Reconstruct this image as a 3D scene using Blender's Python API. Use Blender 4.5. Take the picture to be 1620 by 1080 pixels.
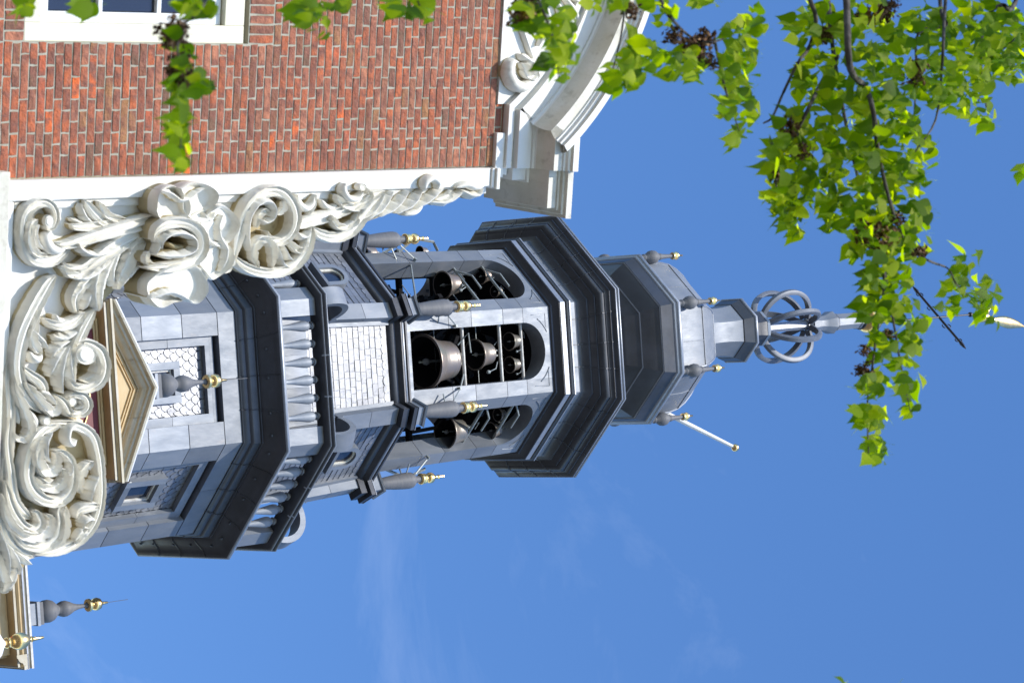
import bpy, math, random
import numpy as np
from mathutils import Vector, Matrix
random.seed(7)
rad = math.radians
for o in list(bpy.data.objects): bpy.data.objects.remove(o)
S = bpy.context.scene
COL = S.collection
# ---------------------------------------------------------------- camera (photo is a portrait picture lying on its side)
TH, RHO, FPX = 0.75469, 0.08152, 4649.2          # pitch, roll, focal length in photo pixels (1620 wide)
CAM = np.array([0, 0, 1.6])
F_ = np.array([0, math.cos(TH), math.sin(TH)]); U0 = np.array([0, -math.sin(TH), math.cos(TH)]); R0 = np.array([1., 0, 0])
UP = math.cos(RHO)*U0 + math.sin(RHO)*R0
RT = math.cos(RHO)*R0 - math.sin(RHO)*U0
cd = bpy.data.cameras.new('camera'); cam = bpy.data.objects.new('camera', cd); COL.objects.link(cam)
cd.sensor_width = 36; cd.lens = FPX/1620*36; cd.clip_start = 0.1; cd.clip_end = 5000
cx, cy, cz = Vector(UP), Vector(-RT), Vector(-F_)
m = Matrix(((cx.x, cy.x, cz.x, 0), (cx.y, cy.y, cz.y, 0), (cx.z, cy.z, cz.z, 1.6), (0, 0, 0, 1)))
cam.matrix_world = m
cd.dof.use_dof = True; cd.dof.focus_distance = 34; cd.dof.aperture_fstop = 10
S.camera = cam
# ---------------------------------------------------------------- sky and sun
SUN_E, SUN_A = 47.0, 13.0
w = bpy.data.worlds.new("World"); S.world = w; w.use_nodes = True
nt = w.node_tree; nt.nodes.clear()
out = nt.nodes.new('ShaderNodeOutputWorld'); bg = nt.nodes.new('ShaderNodeBackground')
sky = nt.nodes.new('ShaderNodeTexSky'); sky.sky_type = 'NISHITA'; sky.sun_disc = False
sky.sun_elevation = rad(SUN_E); sky.sun_rotation = rad(180+SUN_A)
sky.air_density = 1.0; sky.dust_density = 0.3; sky.ozone_density = 1.6; sky.altitude = 0
tc = nt.nodes.new('ShaderNodeTexCoord')
mp = nt.nodes.new('ShaderNodeMapping'); mp.inputs['Scale'].default_value = (1.0, 1.0, 2.2); mp.inputs['Location'].default_value = (-3.27, -3.94, -2.86)
n1 = nt.nodes.new('ShaderNodeTexNoise'); n1.inputs['Scale'].default_value = 5.5; n1.inputs['Detail'].default_value = 9; n1.inputs['Roughness'].default_value = 0.62; n1.inputs['Distortion'].default_value = 0.5
cr = nt.nodes.new('ShaderNodeMapRange'); cr.inputs[1].default_value = 0.62; cr.inputs[2].default_value = 0.9; cr.inputs[3].default_value = 0; cr.inputs[4].default_value = 0.12
mx = nt.nodes.new('ShaderNodeMix'); mx.data_type = 'RGBA'
hs = nt.nodes.new('ShaderNodeHueSaturation'); hs.inputs['Saturation'].default_value = 1.235; hs.inputs['Value'].default_value = 1.31; hs.inputs['Hue'].default_value = 0.506
nt.links.new(tc.outputs['Generated'], mp.inputs[0]); nt.links.new(mp.outputs[0], n1.inputs[0]); nt.links.new(n1.outputs[0], cr.inputs[0])
nt.links.new(sky.outputs[0], hs.inputs['Color'])
nt.links.new(cr.outputs[0], mx.inputs[0]); nt.links.new(hs.outputs[0], mx.inputs[6]); mx.inputs[7].default_value = (8.5, 9.0, 9.8, 1)
nt.links.new(mx.outputs[2], bg.inputs[0]); bg.inputs[1].default_value = 0.15
nt.links.new(bg.outputs[0], out.inputs[0])
sl = bpy.data.lights.new('sun', 'SUN'); sun = bpy.data.objects.new('sun', sl); COL.objects.link(sun)
sl.energy = 3.9; sl.angle = rad(0.5); sl.color = (1.0, 0.955, 0.88)
sd = Vector((-math.sin(rad(SUN_A))*math.cos(rad(SUN_E)), -math.cos(rad(SUN_A))*math.cos(rad(SUN_E)), math.sin(rad(SUN_E))))
sun.rotation_euler = sd.to_track_quat('Z', 'Y').to_euler(); sun.location = (0, -20, 60)
S.view_settings.view_transform = 'Standard'; S.view_settings.look = 'None'
S.view_settings.exposure = 0.5; S.view_settings.gamma = 1; S.view_settings.use_curve_mapping = False
# ---------------------------------------------------------------- materials
MATS = {}
def mat(name, col, rough=0.6, metal=0.0, spec=0.5, var=None, vscale=3.0, vdetail=4, bump=0.0, bscale=30.0, bdist=0.01, stretch=(1, 1, 1),
        var2=None, v2scale=12, rnd=None, transl=0.0, emit=None, v2lo=0.55, v2hi=0.7, rnd_v=0.0, coat=0.0, rvar=0.0):
    """procedural material: base colour, optional noise-driven second/third colour, per-object variation, bump"""
    mt = bpy.data.materials.new(name); mt.use_nodes = True; t = mt.node_tree; t.nodes.clear(); N = t.nodes.new; L = t.links.new
    o = N('ShaderNodeOutputMaterial'); b = N('ShaderNodeBsdfPrincipled')
    b.inputs['Roughness'].default_value = rough; b.inputs['Metallic'].default_value = metal; b.inputs['Specular IOR Level'].default_value = spec
    b.inputs['Coat Weight'].default_value = coat
    tcx = N('ShaderNodeTexCoord'); mpx = N('ShaderNodeMapping'); mpx.inputs['Scale'].default_value = stretch; L(tcx.outputs['Object'], mpx.inputs[0])
    oi = N('ShaderNodeObjectInfo'); geo = N('ShaderNodeNewGeometry')
    ad = N('ShaderNodeMath'); ad.operation = 'ADD'; L(oi.outputs['Random'], ad.inputs[0]); L(geo.outputs['Random Per Island'], ad.inputs[1])
    fr = N('ShaderNodeMath'); fr.operation = 'FRACT'; L(ad.outputs[0], fr.inputs[0])
    src = N('ShaderNodeRGB'); src.outputs[0].default_value = (*col, 1); cur = src.outputs[0]
    if rnd:
        rp = N('ShaderNodeValToRGB'); rp.color_ramp.interpolation = 'CONSTANT' if len(rnd) > 3 else 'LINEAR'
        els = rp.color_ramp.elements
        for i, (p_, c_) in enumerate(rnd):
            e = els[i] if i < 2 else els.new(p_)
            e.position = p_; e.color = (*c_, 1)
        L(fr.outputs[0], rp.inputs[0]); cur = rp.outputs[0]
    def noise(sc, det, off=0.0):
        n = N('ShaderNodeTexNoise'); n.noise_dimensions = '4D'; n.inputs['Scale'].default_value = sc; n.inputs['Detail'].default_value = det; n.inputs['Roughness'].default_value = 0.6
        wv = N('ShaderNodeMath'); wv.operation = 'MULTIPLY_ADD'; wv.inputs[1].default_value = 37.0; wv.inputs[2].default_value = off; L(fr.outputs[0], wv.inputs[0]); L(wv.outputs[0], n.inputs['W'])
        L(mpx.outputs[0], n.inputs['Vector']); return n.outputs[0]
    def mixc(fac, c2):
        nonlocal cur
        mm = N('ShaderNodeMix'); mm.data_type = 'RGBA'; L(fac, mm.inputs[0]); L(cur, mm.inputs[6]); mm.inputs[7].default_value = (*c2, 1); cur = mm.outputs[2]
    def rng(x, a, b_, c=0, d=1):
        r = N('ShaderNodeMapRange'); r.inputs[1].default_value = a; r.inputs[2].default_value = b_; r.inputs[3].default_value = c; r.inputs[4].default_value = d; L(x, r.inputs[0]); return r.outputs[0]
    if var: mixc(rng(noise(vscale, vdetail), 0.38, 0.62), var)
    if var2: mixc(rng(noise(v2scale, 6, 5.0), v2lo, v2hi), var2)
    if rnd_v:
        hv = N('ShaderNodeHueSaturation'); L(rng(fr.outputs[0], 0, 1, 1-rnd_v, 1+rnd_v), hv.inputs['Value']); L(cur, hv.inputs['Color']); cur = hv.outputs[0]
    L(cur, b.inputs['Base Color'])
    if rvar: L(rng(noise(vscale*1.7, 4, 9.0), 0.3, 0.7, rough-rvar, rough+rvar), b.inputs['Roughness'])
    if bump:
        bp = N('ShaderNodeBump'); bp.inputs['Strength'].default_value = bump; bp.inputs['Distance'].default_value = bdist
        L(noise(bscale, 5, 2.0), bp.inputs['Height']); L(bp.outputs[0], b.inputs['Normal'])
    if emit:
        b.inputs['Emission Color'].default_value = (*emit, 1); b.inputs['Emission Strength'].default_value = 1
    sh = b.outputs[0]
    if transl:
        tl = N('ShaderNodeBsdfTranslucent'); hh = N('ShaderNodeHueSaturation'); hh.inputs['Saturation'].default_value = 1.15; hh.inputs['Value'].default_value = 3.6; L(cur, hh.inputs['Color']); L(hh.outputs[0], tl.inputs[0])
        ms = N('ShaderNodeMixShader'); ms.inputs[0].default_value = transl; L(sh, ms.inputs[1]); L(tl.outputs[0], ms.inputs[2]); sh = ms.outputs[0]
    L(sh, o.inputs[0]); MATS[name] = mt; return mt
mat('lead', (0.160, 0.180, 0.212), 0.51, 0.22, 0.45, var=(0.205, 0.222, 0.25), vscale=1.6, var2=(0.25, 0.238, 0.24), v2scale=4.0, v2lo=.6, v2hi=.85, stretch=(2.2, 2.2, .8), bump=0.22, bscale=1.6, bdist=0.03, rnd_v=0.17, rvar=0.09)
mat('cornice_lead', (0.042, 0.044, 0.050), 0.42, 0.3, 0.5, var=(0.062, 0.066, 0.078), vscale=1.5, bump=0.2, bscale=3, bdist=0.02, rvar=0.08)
mat('bead_lead', (0.24, 0.265, 0.31), 0.4, 0.4, 0.5, var=(0.29, 0.31, 0.35), vscale=6, bump=0.2, bscale=9)
mat('slate', (0.15, 0.16, 0.185), 0.33, 0.25, 0.9, var=(0.18, 0.19, 0.21), vscale=8, bump=0.25, bscale=30, bdist=0.004, rnd_v=0.22, rvar=0.08)
mat('crown_lead', (0.115, 0.13, 0.16), 0.5, 0.15, 0.4, var=(0.15, 0.165, 0.195), vscale=5, bump=0.2, bscale=12)
mat('baluster_lead', (0.20, 0.222, 0.26), 0.55, 0.15, 0.4, var=(0.25, 0.27, 0.30), vscale=5, bump=0.2, bscale=12, rnd_v=.1)
mat('finial_grey', (0.115, 0.118, 0.128), 0.6, 0, 0.3, var=(0.14, 0.14, 0.147), vscale=5, bump=0.12, bscale=60, bdist=0.003, stretch=(1, 1, 4))
mat('gilding', (0.95, 0.68, 0.30), 0.27, 1.0, 0.5, var=(0.88, 0.58, 0.24), vscale=9, bump=0.1, bscale=20, rvar=0.06)
mat('bronze', (0.26, 0.205, 0.175), 0.40, 0.55, 0.5, var=(0.23, 0.205, 0.18), vscale=4, var2=(0.16, 0.19, 0.165), v2scale=3, bump=0.15, bscale=30, stretch=(1, 1, .5), v2lo=.5, v2hi=.8)
mat('interior_shade', (0.012, 0.012, 0.014), 0.9, 0, 0.1)  # near-black: shade of belfry and bell mouths put into the colour
mat('iron_grey', (0.27, 0.30, 0.30), 0.5, 0.2, 0.5, var=(0.20, 0.22, 0.22), vscale=12)
mat('rail_white', (0.62, 0.61, 0.58), 0.6, 0, 0.4, var=(0.45, 0.43, 0.4), vscale=14)
mat('black_iron', (0.03, 0.032, 0.04), 0.45, 0.4, 0.5)
mat('white_paint', (0.74, 0.735, 0.70), 0.5, 0, 0.4, var=(0.70, 0.69, 0.64), vscale=2.5, var2=(0.55, 0.51, 0.40), v2scale=5, v2lo=0.60, v2hi=0.85, bump=0.3, bscale=22, bdist=0.006)
mat('carved_white', (0.77, 0.745, 0.675), 0.55, 0, 0.35, var=(0.72, 0.69, 0.60), vscale=5, var2=(0.46, 0.42, 0.32), v2scale=8, v2lo=0.58, v2hi=0.80, bump=0.45, bscale=26, bdist=0.006)
mat('ochre_stain_shade', (0.44, 0.365, 0.215), 0.75, 0, 0.2, var=(0.46, 0.39, 0.24), vscale=7, var2=(0.24, 0.185, 0.10), v2scale=9, bump=0.5, bscale=30, bdist=0.006)  # ochre stain of the carving, with recess shade mixed into its colour
mat('aged_stone', (0.58, 0.555, 0.46), 0.7, 0, 0.3, var=(0.68, 0.66, 0.59), vscale=4, var2=(0.34, 0.31, 0.24), v2scale=14, v2lo=0.55, v2hi=0.8, bump=0.4, bscale=40, bdist=0.006)
mat('tan_paint', (0.46, 0.32, 0.15), 0.55, 0, 0.4, var=(0.52, 0.39, 0.21), vscale=2.2, var2=(0.40, 0.27, 0.13), v2scale=5, bump=0.15, bscale=15, bdist=0.005, stretch=(1, 1, 3))
mat('cream_lead', (0.40, 0.35, 0.245), 0.5, 0.0, 0.5, var=(0.46, 0.43, 0.35), vscale=3, var2=(0.32, 0.26, 0.17), v2scale=7, bump=0.2, bscale=12, bdist=0.006)
mat('red_panel', (0.12, 0.016, 0.018), 0.5, 0, 0.4, var=(0.15, 0.024, 0.022), vscale=3)
mat('mortar', (0.36, 0.34, 0.265), 0.9, 0, 0.2, var=(0.42, 0.405, 0.33), vscale=20, var2=(0.22, 0.23, 0.15), v2scale=3, bump=0.5, bscale=150, bdist=0.003)
mat('brick', (0.3, 0.1, 0.06), 0.85, 0, 0.2, rnd=[(0.0, (0.417, 0.126, 0.062)), (0.13, (0.315, 0.105, 0.061)), (0.25, (0.468, 0.136, 0.062)), (0.38, (0.328, 0.140, 0.083)), (0.48, (0.392, 0.140, 0.080)), (0.58, (0.492, 0.136, 0.059)), (0.68, (0.240, 0.105, 0.061)), (0.75, (0.442, 0.176, 0.102)), (0.85, (0.341, 0.166, 0.076)), (0.905, (0.720, 0.151, 0.042)), (0.935, (0.177, 0.100, 0.065)), (0.965, (0.481, 0.121, 0.057))],
    var=(0.22, 0.095, 0.068), vscale=14, var2=(0.45, 0.20, 0.13), v2scale=22, bump=1.0, bscale=30, bdist=0.016, v2lo=.58, v2hi=.75, rnd_v=.05)
mat('frame_paint', (0.72, 0.68, 0.50), 0.35, 0, 0.5, var=(0.75, 0.71, 0.55), vscale=3, bump=0.08, bscale=20)
mat('sash_paint', (0.80, 0.81, 0.80), 0.3, 0, 0.5)
mat('glass', (0.015, 0.02, 0.035), 0.04, 0, 0.9)
mat('leaf', (0.10, 0.19, 0.02), 0.6, 0, 0.2, rnd=[(0.0, (0.045, 0.085, 0.005)), (0.45, (0.100, 0.160, 0.006)), (1.0, (0.24, 0.28, 0.010))], transl=0.55, bump=0.2, bscale=60, bdist=0.003)
mat('bark', (0.055, 0.045, 0.038), 0.85, 0, 0.2, var=(0.10, 0.09, 0.075), vscale=20, bump=0.5, bscale=60, bdist=0.01)
mat('dry_seed', (0.13, 0.07, 0.035), 0.8, 0, 0.2, rnd=[(0.0, (0.06, 0.03, 0.018)), (0.6, (0.14, 0.07, 0.035)), (1.0, (0.38, 0.24, 0.13))])
mat('paving', (0.075, 0.07, 0.065), 0.85, 0, 0.3, var=(0.10, 0.09, 0.08), vscale=0.6, bump=0.3, bscale=8)
mat('pole_white', (0.8, 0.8, 0.78), 0.3, 0, 0.5)
# ---------------------------------------------------------------- helpers
def link(name, me, parent=None, loc=None, rot=None):
    o = bpy.data.objects.new(name, me); COL.objects.link(o)
    if parent: o.parent = parent
    if loc: o.location = loc
    if rot: o.rotation_euler = rot
    return o
def mesh(name, v, f, m_, smooth=False):
    me = bpy.data.meshes.new(name); me.from_pydata([tuple(map(float, p)) for p in v], [], f); me.validate()
    ms = m_ if isinstance(m_, (list, tuple)) else [m_]
    for q in ms: me.materials.append(MATS[q])
    if smooth: me.polygons.foreach_set('use_smooth', [True]*len(me.polygons))
    me.update(); return me
def obj(name, v, f, m_, parent=None, smooth=False, loc=None, rot=None, label=None, stuff=False):
    o = link(name, mesh(name, v, f, m_, smooth), parent, loc, rot)
    if label: o['label'] = label
    if stuff: o['kind'] = 'stuff'
    return o
def tag(o, label, cat, group=None):
    o['label'] = label; o['category'] = cat
    if group: o['group'] = group
    return o
def empty(name, loc=(0, 0, 0), rz=0):
    o = bpy.data.objects.new(name, None); COL.objects.link(o); o.location = loc; o.rotation_euler = (0, 0, rz); o.empty_display_size = .3; return o
class MB:
    def __init__(s): s.v = []; s.f = []
    def add(s, v, f):
        n = len(s.v); s.v += [tuple(p) for p in v]; s.f += [tuple(i+n for i in q) for q in f]; return s
    def box(s, x0, x1, y0, y1, z0, z1):
        return s.add([(x0, y0, z0), (x1, y0, z0), (x1, y1, z0), (x0, y1, z0), (x0, y0, z1), (x1, y0, z1), (x1, y1, z1), (x0, y1, z1)],
                     [(0, 3, 2, 1), (4, 5, 6, 7), (0, 1, 5, 4), (1, 2, 6, 5), (2, 3, 7, 6), (3, 0, 4, 7)])
    def lathe(s, prof, c=(0, 0), n=20, caps=True):
        v = []
        for r, z in prof:
            for k in range(n):
                a = 2*math.pi*k/n; v.append((c[0]+r*math.cos(a), c[1]+r*math.sin(a), z))
        f = []
        for i in range(len(prof)-1):
            for k in range(n):
                k2 = (k+1) % n; f.append((i*n+k, i*n+k2, (i+1)*n+k2, (i+1)*n+k))
        if caps:
            f.append(tuple(range(n-1, -1, -1))); f.append(tuple((len(prof)-1)*n+k for k in range(n)))
        return s.add(v, f)
    def tube(s, pts, r, n=6, caps=True):
        pts = [Vector(p) for p in pts]; rs = r if isinstance(r, (list, tuple)) else [r]*len(pts)
        v = []; f = []
        ref = Vector((0, 0, 1)) if abs((pts[-1]-pts[0]).normalized().z) < .9 else Vector((1, 0, 0))
        for i, p in enumerate(pts):
            d = (pts[min(i+1, len(pts)-1)]-pts[max(i-1, 0)]).normalized()
            a = d.cross(ref).normalized(); b = d.cross(a).normalized()
            for k in range(n):
                t = 2*math.pi*(k+.5)/n; v.append(tuple(p+(a*math.cos(t)+b*math.sin(t))*rs[i]))
        for i in range(len(pts)-1):
            for k in range(n):
                k2 = (k+1) % n; f.append((i*n+k, i*n+k2, (i+1)*n+k2, (i+1)*n+k))
        if caps: f.append(tuple(range(n-1, -1, -1))); f.append(tuple((len(pts)-1)*n+k for k in range(n)))
        return s.add(v, f)
    def prism(s, poly, axis_fn, d0, d1):
        """poly: list of 2-D points; axis_fn(a,b,d)->xyz"""
        n = len(poly); v = [axis_fn(a, b, d0) for a, b in poly]+[axis_fn(a, b, d1) for a, b in poly]
        f = [tuple(range(n)), tuple(range(2*n-1, n-1, -1))]+[(i, i+n, (i+1) % n+n, (i+1) % n) for i in range(n)]
        return s.add(v, f)
    def build(s, name, m_, parent=None, smooth=False, **k): return obj(name, s.v, s.f, m_, parent, smooth, **k)
    def mesh(s, name, m_, smooth=False): return mesh(name, s.v, s.f, m_, smooth)
def autosmooth(o, ang=35):
    """flat across sharp edges, smooth elsewhere"""
    me = o.data; me.polygons.foreach_set('use_smooth', [True]*len(me.polygons)); me.set_sharp_from_angle(angle=rad(ang)); return o
def fixn(o):
    import bmesh
    bm = bmesh.new(); bm.from_mesh(o.data); bmesh.ops.recalc_face_normals(bm, faces=bm.faces); bm.to_mesh(o.data); bm.free(); return o
def ray(u, v): return F_+RT*(u-540)/FPX+UP*(v-810)/FPX     # u = photo y, v = photo x (upright frame)
def crom(P, n):
    """Catmull-Rom through points of any dimension, n samples per span"""
    P = [np.array(p, float) for p in P]; P = [2*P[0]-P[1]]+P+[2*P[-1]-P[-2]]; o = []
    for i in range(1, len(P)-2):
        for k in range(n):
            t = k/n; a, b, c, d = P[i-1:i+3]
            o.append(.5*((2*b)+(-a+c)*t+(2*a-5*b+4*c-d)*t*t+(-a+3*b-3*c+d)*t**3))
    o.append(P[-2]); return np.array(o)
# ---------------------------------------------------------------- ground
g = obj('ground', [(-3000, -3000, 0), (3000, -3000, 0), (3000, 3000, 0), (-3000, 3000, 0)], [(0, 1, 2, 3)], 'paving'); g['kind'] = 'structure'
# ================================================================ BELL TOWER
TX, TY, TPHI = 0.16342, 44.0, 0.023822
tower = empty('bell_tower', (TX, TY, 0), TPHI)
tag(tower, 'octagonal bell tower clad in blue grey lead and slate with an openwork crown', 'tower')
A8 = [rad(45*j) for j in range(8)]
def V8(k, r, z): a = rad(-22.5+45*k); return (r*math.sin(a), -r*math.cos(a), z)
def FJ(j, x, d, z): a = rad(45*j); return (d*math.sin(a)+x*math.cos(a), -d*math.cos(a)+x*math.sin(a), z)
C225 = math.cos(rad(22.5)); T225 = math.tan(rad(22.5))
def tl(u, v, a=0.0, d=0.0):
    """tower-local point where the ray through photo pixel (u,v) meets the vertical plane with normal angle a (deg) at distance d"""
    c, s = math.cos(TPHI), math.sin(TPHI); Rm = np.array([[c, s, 0], [-s, c, 0], [0, 0, 1]])
    o = Rm@(CAM-np.array([TX, TY, 0])); dd = Rm@ray(u, v); n = np.array([math.sin(rad(a)), -math.cos(rad(a)), 0])
    t = (d-o@n)/(dd@n); return o+dd*t
def octa(name, prof, m_, ang=28, closed=False, **k):
    b = MB(); v = [V8(q, r, z) for r, z in prof for q in range(8)]; f = []
    n = len(prof)
    for i in range(n-1 if not closed else n):
        i2 = (i+1) % n
        for q in range(8): f.append((i*8+q, i*8+(q+1) % 8, i2*8+(q+1) % 8, i2*8+q))
    if not closed:
        f.append(tuple(range(7, -1, -1))); f.append(tuple((n-1)*8+q for q in range(8)))
    b.add(v, f); return autosmooth(b.build(name, m_, tower, **k), ang)
def seams(prof, xs, m_='cornice_lead', wdt=0.022, h=0.014, lab=None):
    """raised lead seam rolls that follow a cornice profile, one object per seam"""
    for frac in xs:
        b = MB()
        v = []
        for i, (r, z) in enumerate(prof):
            d = r*C225; x = frac*d*T225
            a = prof[max(i-1, 0)]; c = prof[min(i+1, len(prof)-1)]
            tz, tr = c[1]-a[1], (c[0]-a[0]); L = math.hypot(tz, tr) or 1; nr, nz = tz/L, -tr/L
            v += [(x-wdt/2, d, z), (x-wdt/3, d+nr*h, z+nz*h), (x+wdt/3, d+nr*h, z+nz*h), (x+wdt/2, d, z)]
        f = []
        for i in range(len(prof)-1):
            for q in range(3): f.append((i*4+q, i*4+q+1, i*4+4+q+1, i*4+4+q))
        me = mesh('seam', [FJ(0, *p) for p in v], f, m_)
        for j in range(8):
            o = link('seam', me, tower); o.rotation_euler = (0, 0, A8[j])
# ---- lower shaft
def interp(p, z):
    for (r0, z0), (r1, z1) in zip(p, p[1:]):
        if z0 <= z <= z1: return r0+(r1-r0)*(z-z0)/(z1-z0)
    return p[0][0] if z < p[0][1] else p[-1][0]
def corner_mesh(rp, z0, z1, wx, dep, gap=0.008, jag=0.0):
    """L-shaped lead sheet round the corner between two faces: outer faces and returns into the openings"""
    v = []
    for z in (z0+gap, z1-gap):
        r = interp(rp, z)+jag; d = r*C225; hs = d*T225
        pts = [FJ(-1, wx, d, z), V8(0, r, z), FJ(0, -wx, d, z), FJ(0, -wx, d-dep, z), FJ(-1, wx, d-dep, z)]
        v += pts
    f = [(0, 1, 6, 5), (1, 2, 7, 6), (2, 3, 8, 7), (3, 4, 9, 8), (4, 0, 5, 9), (4, 3, 2, 1, 0), (5, 6, 7, 8, 9)]
    return mesh('lead_panel', v, f, 'lead')
SH = [(3.13, 28.0), (3.061, 31.64), (3.02, 33.7)]
octa('shaft_core', [(2.72, 26), (2.70, 33.6)], 'interior_shade')
zs = [28.0, 29.0, 29.85, 30.75, 31.60, 32.48, 33.27]
for i in range(len(zs)-1):
    me = corner_mesh(SH, zs[i], zs[i+1], 0.76, 0.3)
    for j in range(8):
        o = link('lead_panel', me, tower, rot=(0, 0, A8[j]))
# lintel sheets above the recessed panel (two per face with a lapped joint)
for (xa, xb) in ((-1.0, 0.02), (0.02, 1.0)):
    v = []
    for z in (33.278, 33.70):
        r = interp(SH, z)+0.002; d = r*C225; hs = d*T225
        x0 = xa*hs if xa < -.5 else xa+.004; x1 = xb*hs if xb > .5 else xb-.004
        v += [FJ(0, x0, d, z), FJ(0, x1, d, z), FJ(0, x1*.93, d-.3, z), FJ(0, x0*.93, d-.3, z)]
    me = mesh('lead_panel', v, [(0, 1, 5, 4), (1, 2, 6, 5), (2, 3, 7, 6), (3, 0, 4, 7), (3, 2, 1, 0), (4, 5, 6, 7)], 'lead')
    for j in range(8): link('lead_panel', me, tower, rot=(0, 0, A8[j]))
# inner frame of the recess and the scale slates
fin = MB(); fin2 = MB()
def flat(b, x0, x1, z0, z1, rec, th):
    v = []
    for z in (z0, z1):
        d = interp(SH, z)*C225-rec
        v += [FJ(0, x0, d-th, z), FJ(0, x1, d-th, z), FJ(0, x1, d, z), FJ(0, x0, d, z)]
    b.add(v, [(0, 1, 2, 3), (7, 6, 5, 4), (3, 2, 6, 7), (0, 4, 5, 1), (1, 5, 6, 2), (0, 3, 7, 4)])
for (z0, z1) in ((28.0, 29.4), (29.408, 30.3), (30.308, 31.2), (31.208, 32.2), (32.208, 33.12)):
    for s in (-1, 1):
        b = MB(); flat(b, min(s*.60, s*.762), max(s*.60, s*.762), z0, z1, 0.09, 0.1)
        me = b.mesh('recess_frame', 'lead')
        for j in range(8): link('recess_frame', me, tower, rot=(0, 0, A8[j]))
b = MB(); flat(b, -.6, .6, 33.02, 33.12, 0.0902, 0.1); flat(b, -.762, .762, 33.122, 33.20, 0.0905, 0.1)
me = b.mesh('recess_frame', 'lead')
for j in range(8): link('recess_frame', me, tower, rot=(0, 0, A8[j]))
b = MB(); rng_ = random.Random(5)
row = 0; z = 28.0; cw = 0.17; ch = 0.135
while z < 33.0:
    x = -.60+(cw/2 if row % 2 else 0)-cw/2
    while x < .62:
        xa, xb = max(x, -.6), min(x+cw, .6)
        if xb-xa > .02:
            d = interp(SH, z)*C225-0.185+rng_.uniform(-.002, .002); top = min(z+ch*1.5, 33.04)
            d2 = d-0.02; w_ = xb-xa; sk = rng_.uniform(-.006, .006)
            pl = [(xa+.003, z+ch*.95), (xa+w_*.10, z+ch*.45), (xa+w_*.32, z+sk), (xa+w_*.70, z+ch*.12), (xb-.003, z+ch*.60), (xb-.002, top), (xa+.002, top)]
            def dd(zz): return d+(d2-d)*(zz-z)/(ch*1.5)
            n = len(pl); v = [FJ(0, px, dd(pz), pz) for px, pz in pl]+[FJ(0, px, dd(pz)-.012, pz) for px, pz in pl]
            b.add(v, [tuple(range(n))]+[(i, i+n, (i+1) % n+n, (i+1) % n) for i in range(4)])
        x += cw
    z += ch; row += 1
me = b.mesh('scale_slates', 'slate')
for j in range(8):
    o = link('scale_slates', me, tower, rot=(0, 0, A8[j])); o['kind'] = 'stuff'
# small square windows in the slated recesses
def win(j, z0, z1, hw, d, name='shaft_window'):
    fr = MB()
    for (x0, x1, za, zb) in ((-hw, -hw+.13, z0, z1), (hw-.13, hw, z0, z1), (-hw+.131, hw-.131, z1-.13, z1), (-hw+.131, hw-.131, z0, z0+.12)):
        fr.add([FJ(0, x, y, zz) for zz in (za, zb) for x, y in ((x0, d-.2), (x1, d-.2), (x1, d+.07), (x0, d+.07))], [(3, 2, 1, 0), (4, 5, 6, 7), (3, 7, 6, 2)[::-1], (0, 1, 5, 4)[::-1], (1, 2, 6, 5)[::-1], (0, 4, 7, 3)[::-1]])
    o = fixn(fr.build(name, 'lead', tower, rot=(0, 0, A8[j])))
    gm = MB().add([FJ(0, x, d-.04, zz) for x, zz in ((-hw+.12, z0+.1), (hw-.12, z0+.1), (hw-.12, z1-.12), (-hw+.12, z1-.12))], [(0, 1, 2, 3)]).build('glass_pane', 'glass', o)
    sf = MB(); x0, x1, za, zb = -hw+.135, hw-.135, z0+.125, z1-.135
    for (a0, a1, b0, b1) in ((x0, x0+.035, za, zb), (x1-.035, x1, za, zb), (x0+.036, x1-.036, zb-.035, zb), (x0+.036, x1-.036, za, za+.05)):
        sf.add([FJ(0, x, y, zz) for zz in (b0, b1) for x, y in ((a0, d-.05), (a1, d-.05), (a1, d-.0), (a0, d-.0))], [(3, 2, 1, 0), (4, 5, 6, 7), (3, 7, 6, 2)[::-1], (0, 1, 5, 4)[::-1], (1, 2, 6, 5)[::-1], (0, 4, 7, 3)[::-1]])
    fixn(sf.build('sash', 'rail_white', o))
for j in range(8): win(j, 31.55, 32.42, .36, 2.68)
# ---- lower cornice
CP = [(3.0, 33.66), (3.05, 33.665), (3.06, 33.70), (3.08, 33.73), (3.08, 33.80), (3.11, 33.82), (3.13, 33.86), (3.13, 33.99), (3.165, 34.0), (3.165, 34.02), (3.20, 34.03), (3.25, 34.055), (3.33, 34.115), (3.42, 34.175), (3.50, 34.205), (3.565, 34.215), (3.575, 34.225), (3.575, 34.25)]
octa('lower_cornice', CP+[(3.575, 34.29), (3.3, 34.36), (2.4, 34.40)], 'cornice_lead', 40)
octa('cornice_bead', [(3.576, 34.222), (3.605, 34.235), (3.612, 34.265), (3.60, 34.295), (3.576, 34.31)], 'bead_lead', 60, closed=True)
seams(CP[:-1], (-.55, 0.0, .5))
b = MB(); b.lathe([(0.001, -.012), (.022, -.01), (.03, 0), (.022, .01), (0.001, .012)], n=8, caps=False)
me_boss = b.mesh('lead_boss', 'cornice_lead', True)
for j in range(8):
    for x in (-1.0, -.42, .05, .62, .98):
        link('lead_boss', me_boss, tower, loc=FJ(j, x*1.1, 3.33*C225, 34.095), rot=(rad(125), 0, A8[j]))
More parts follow.
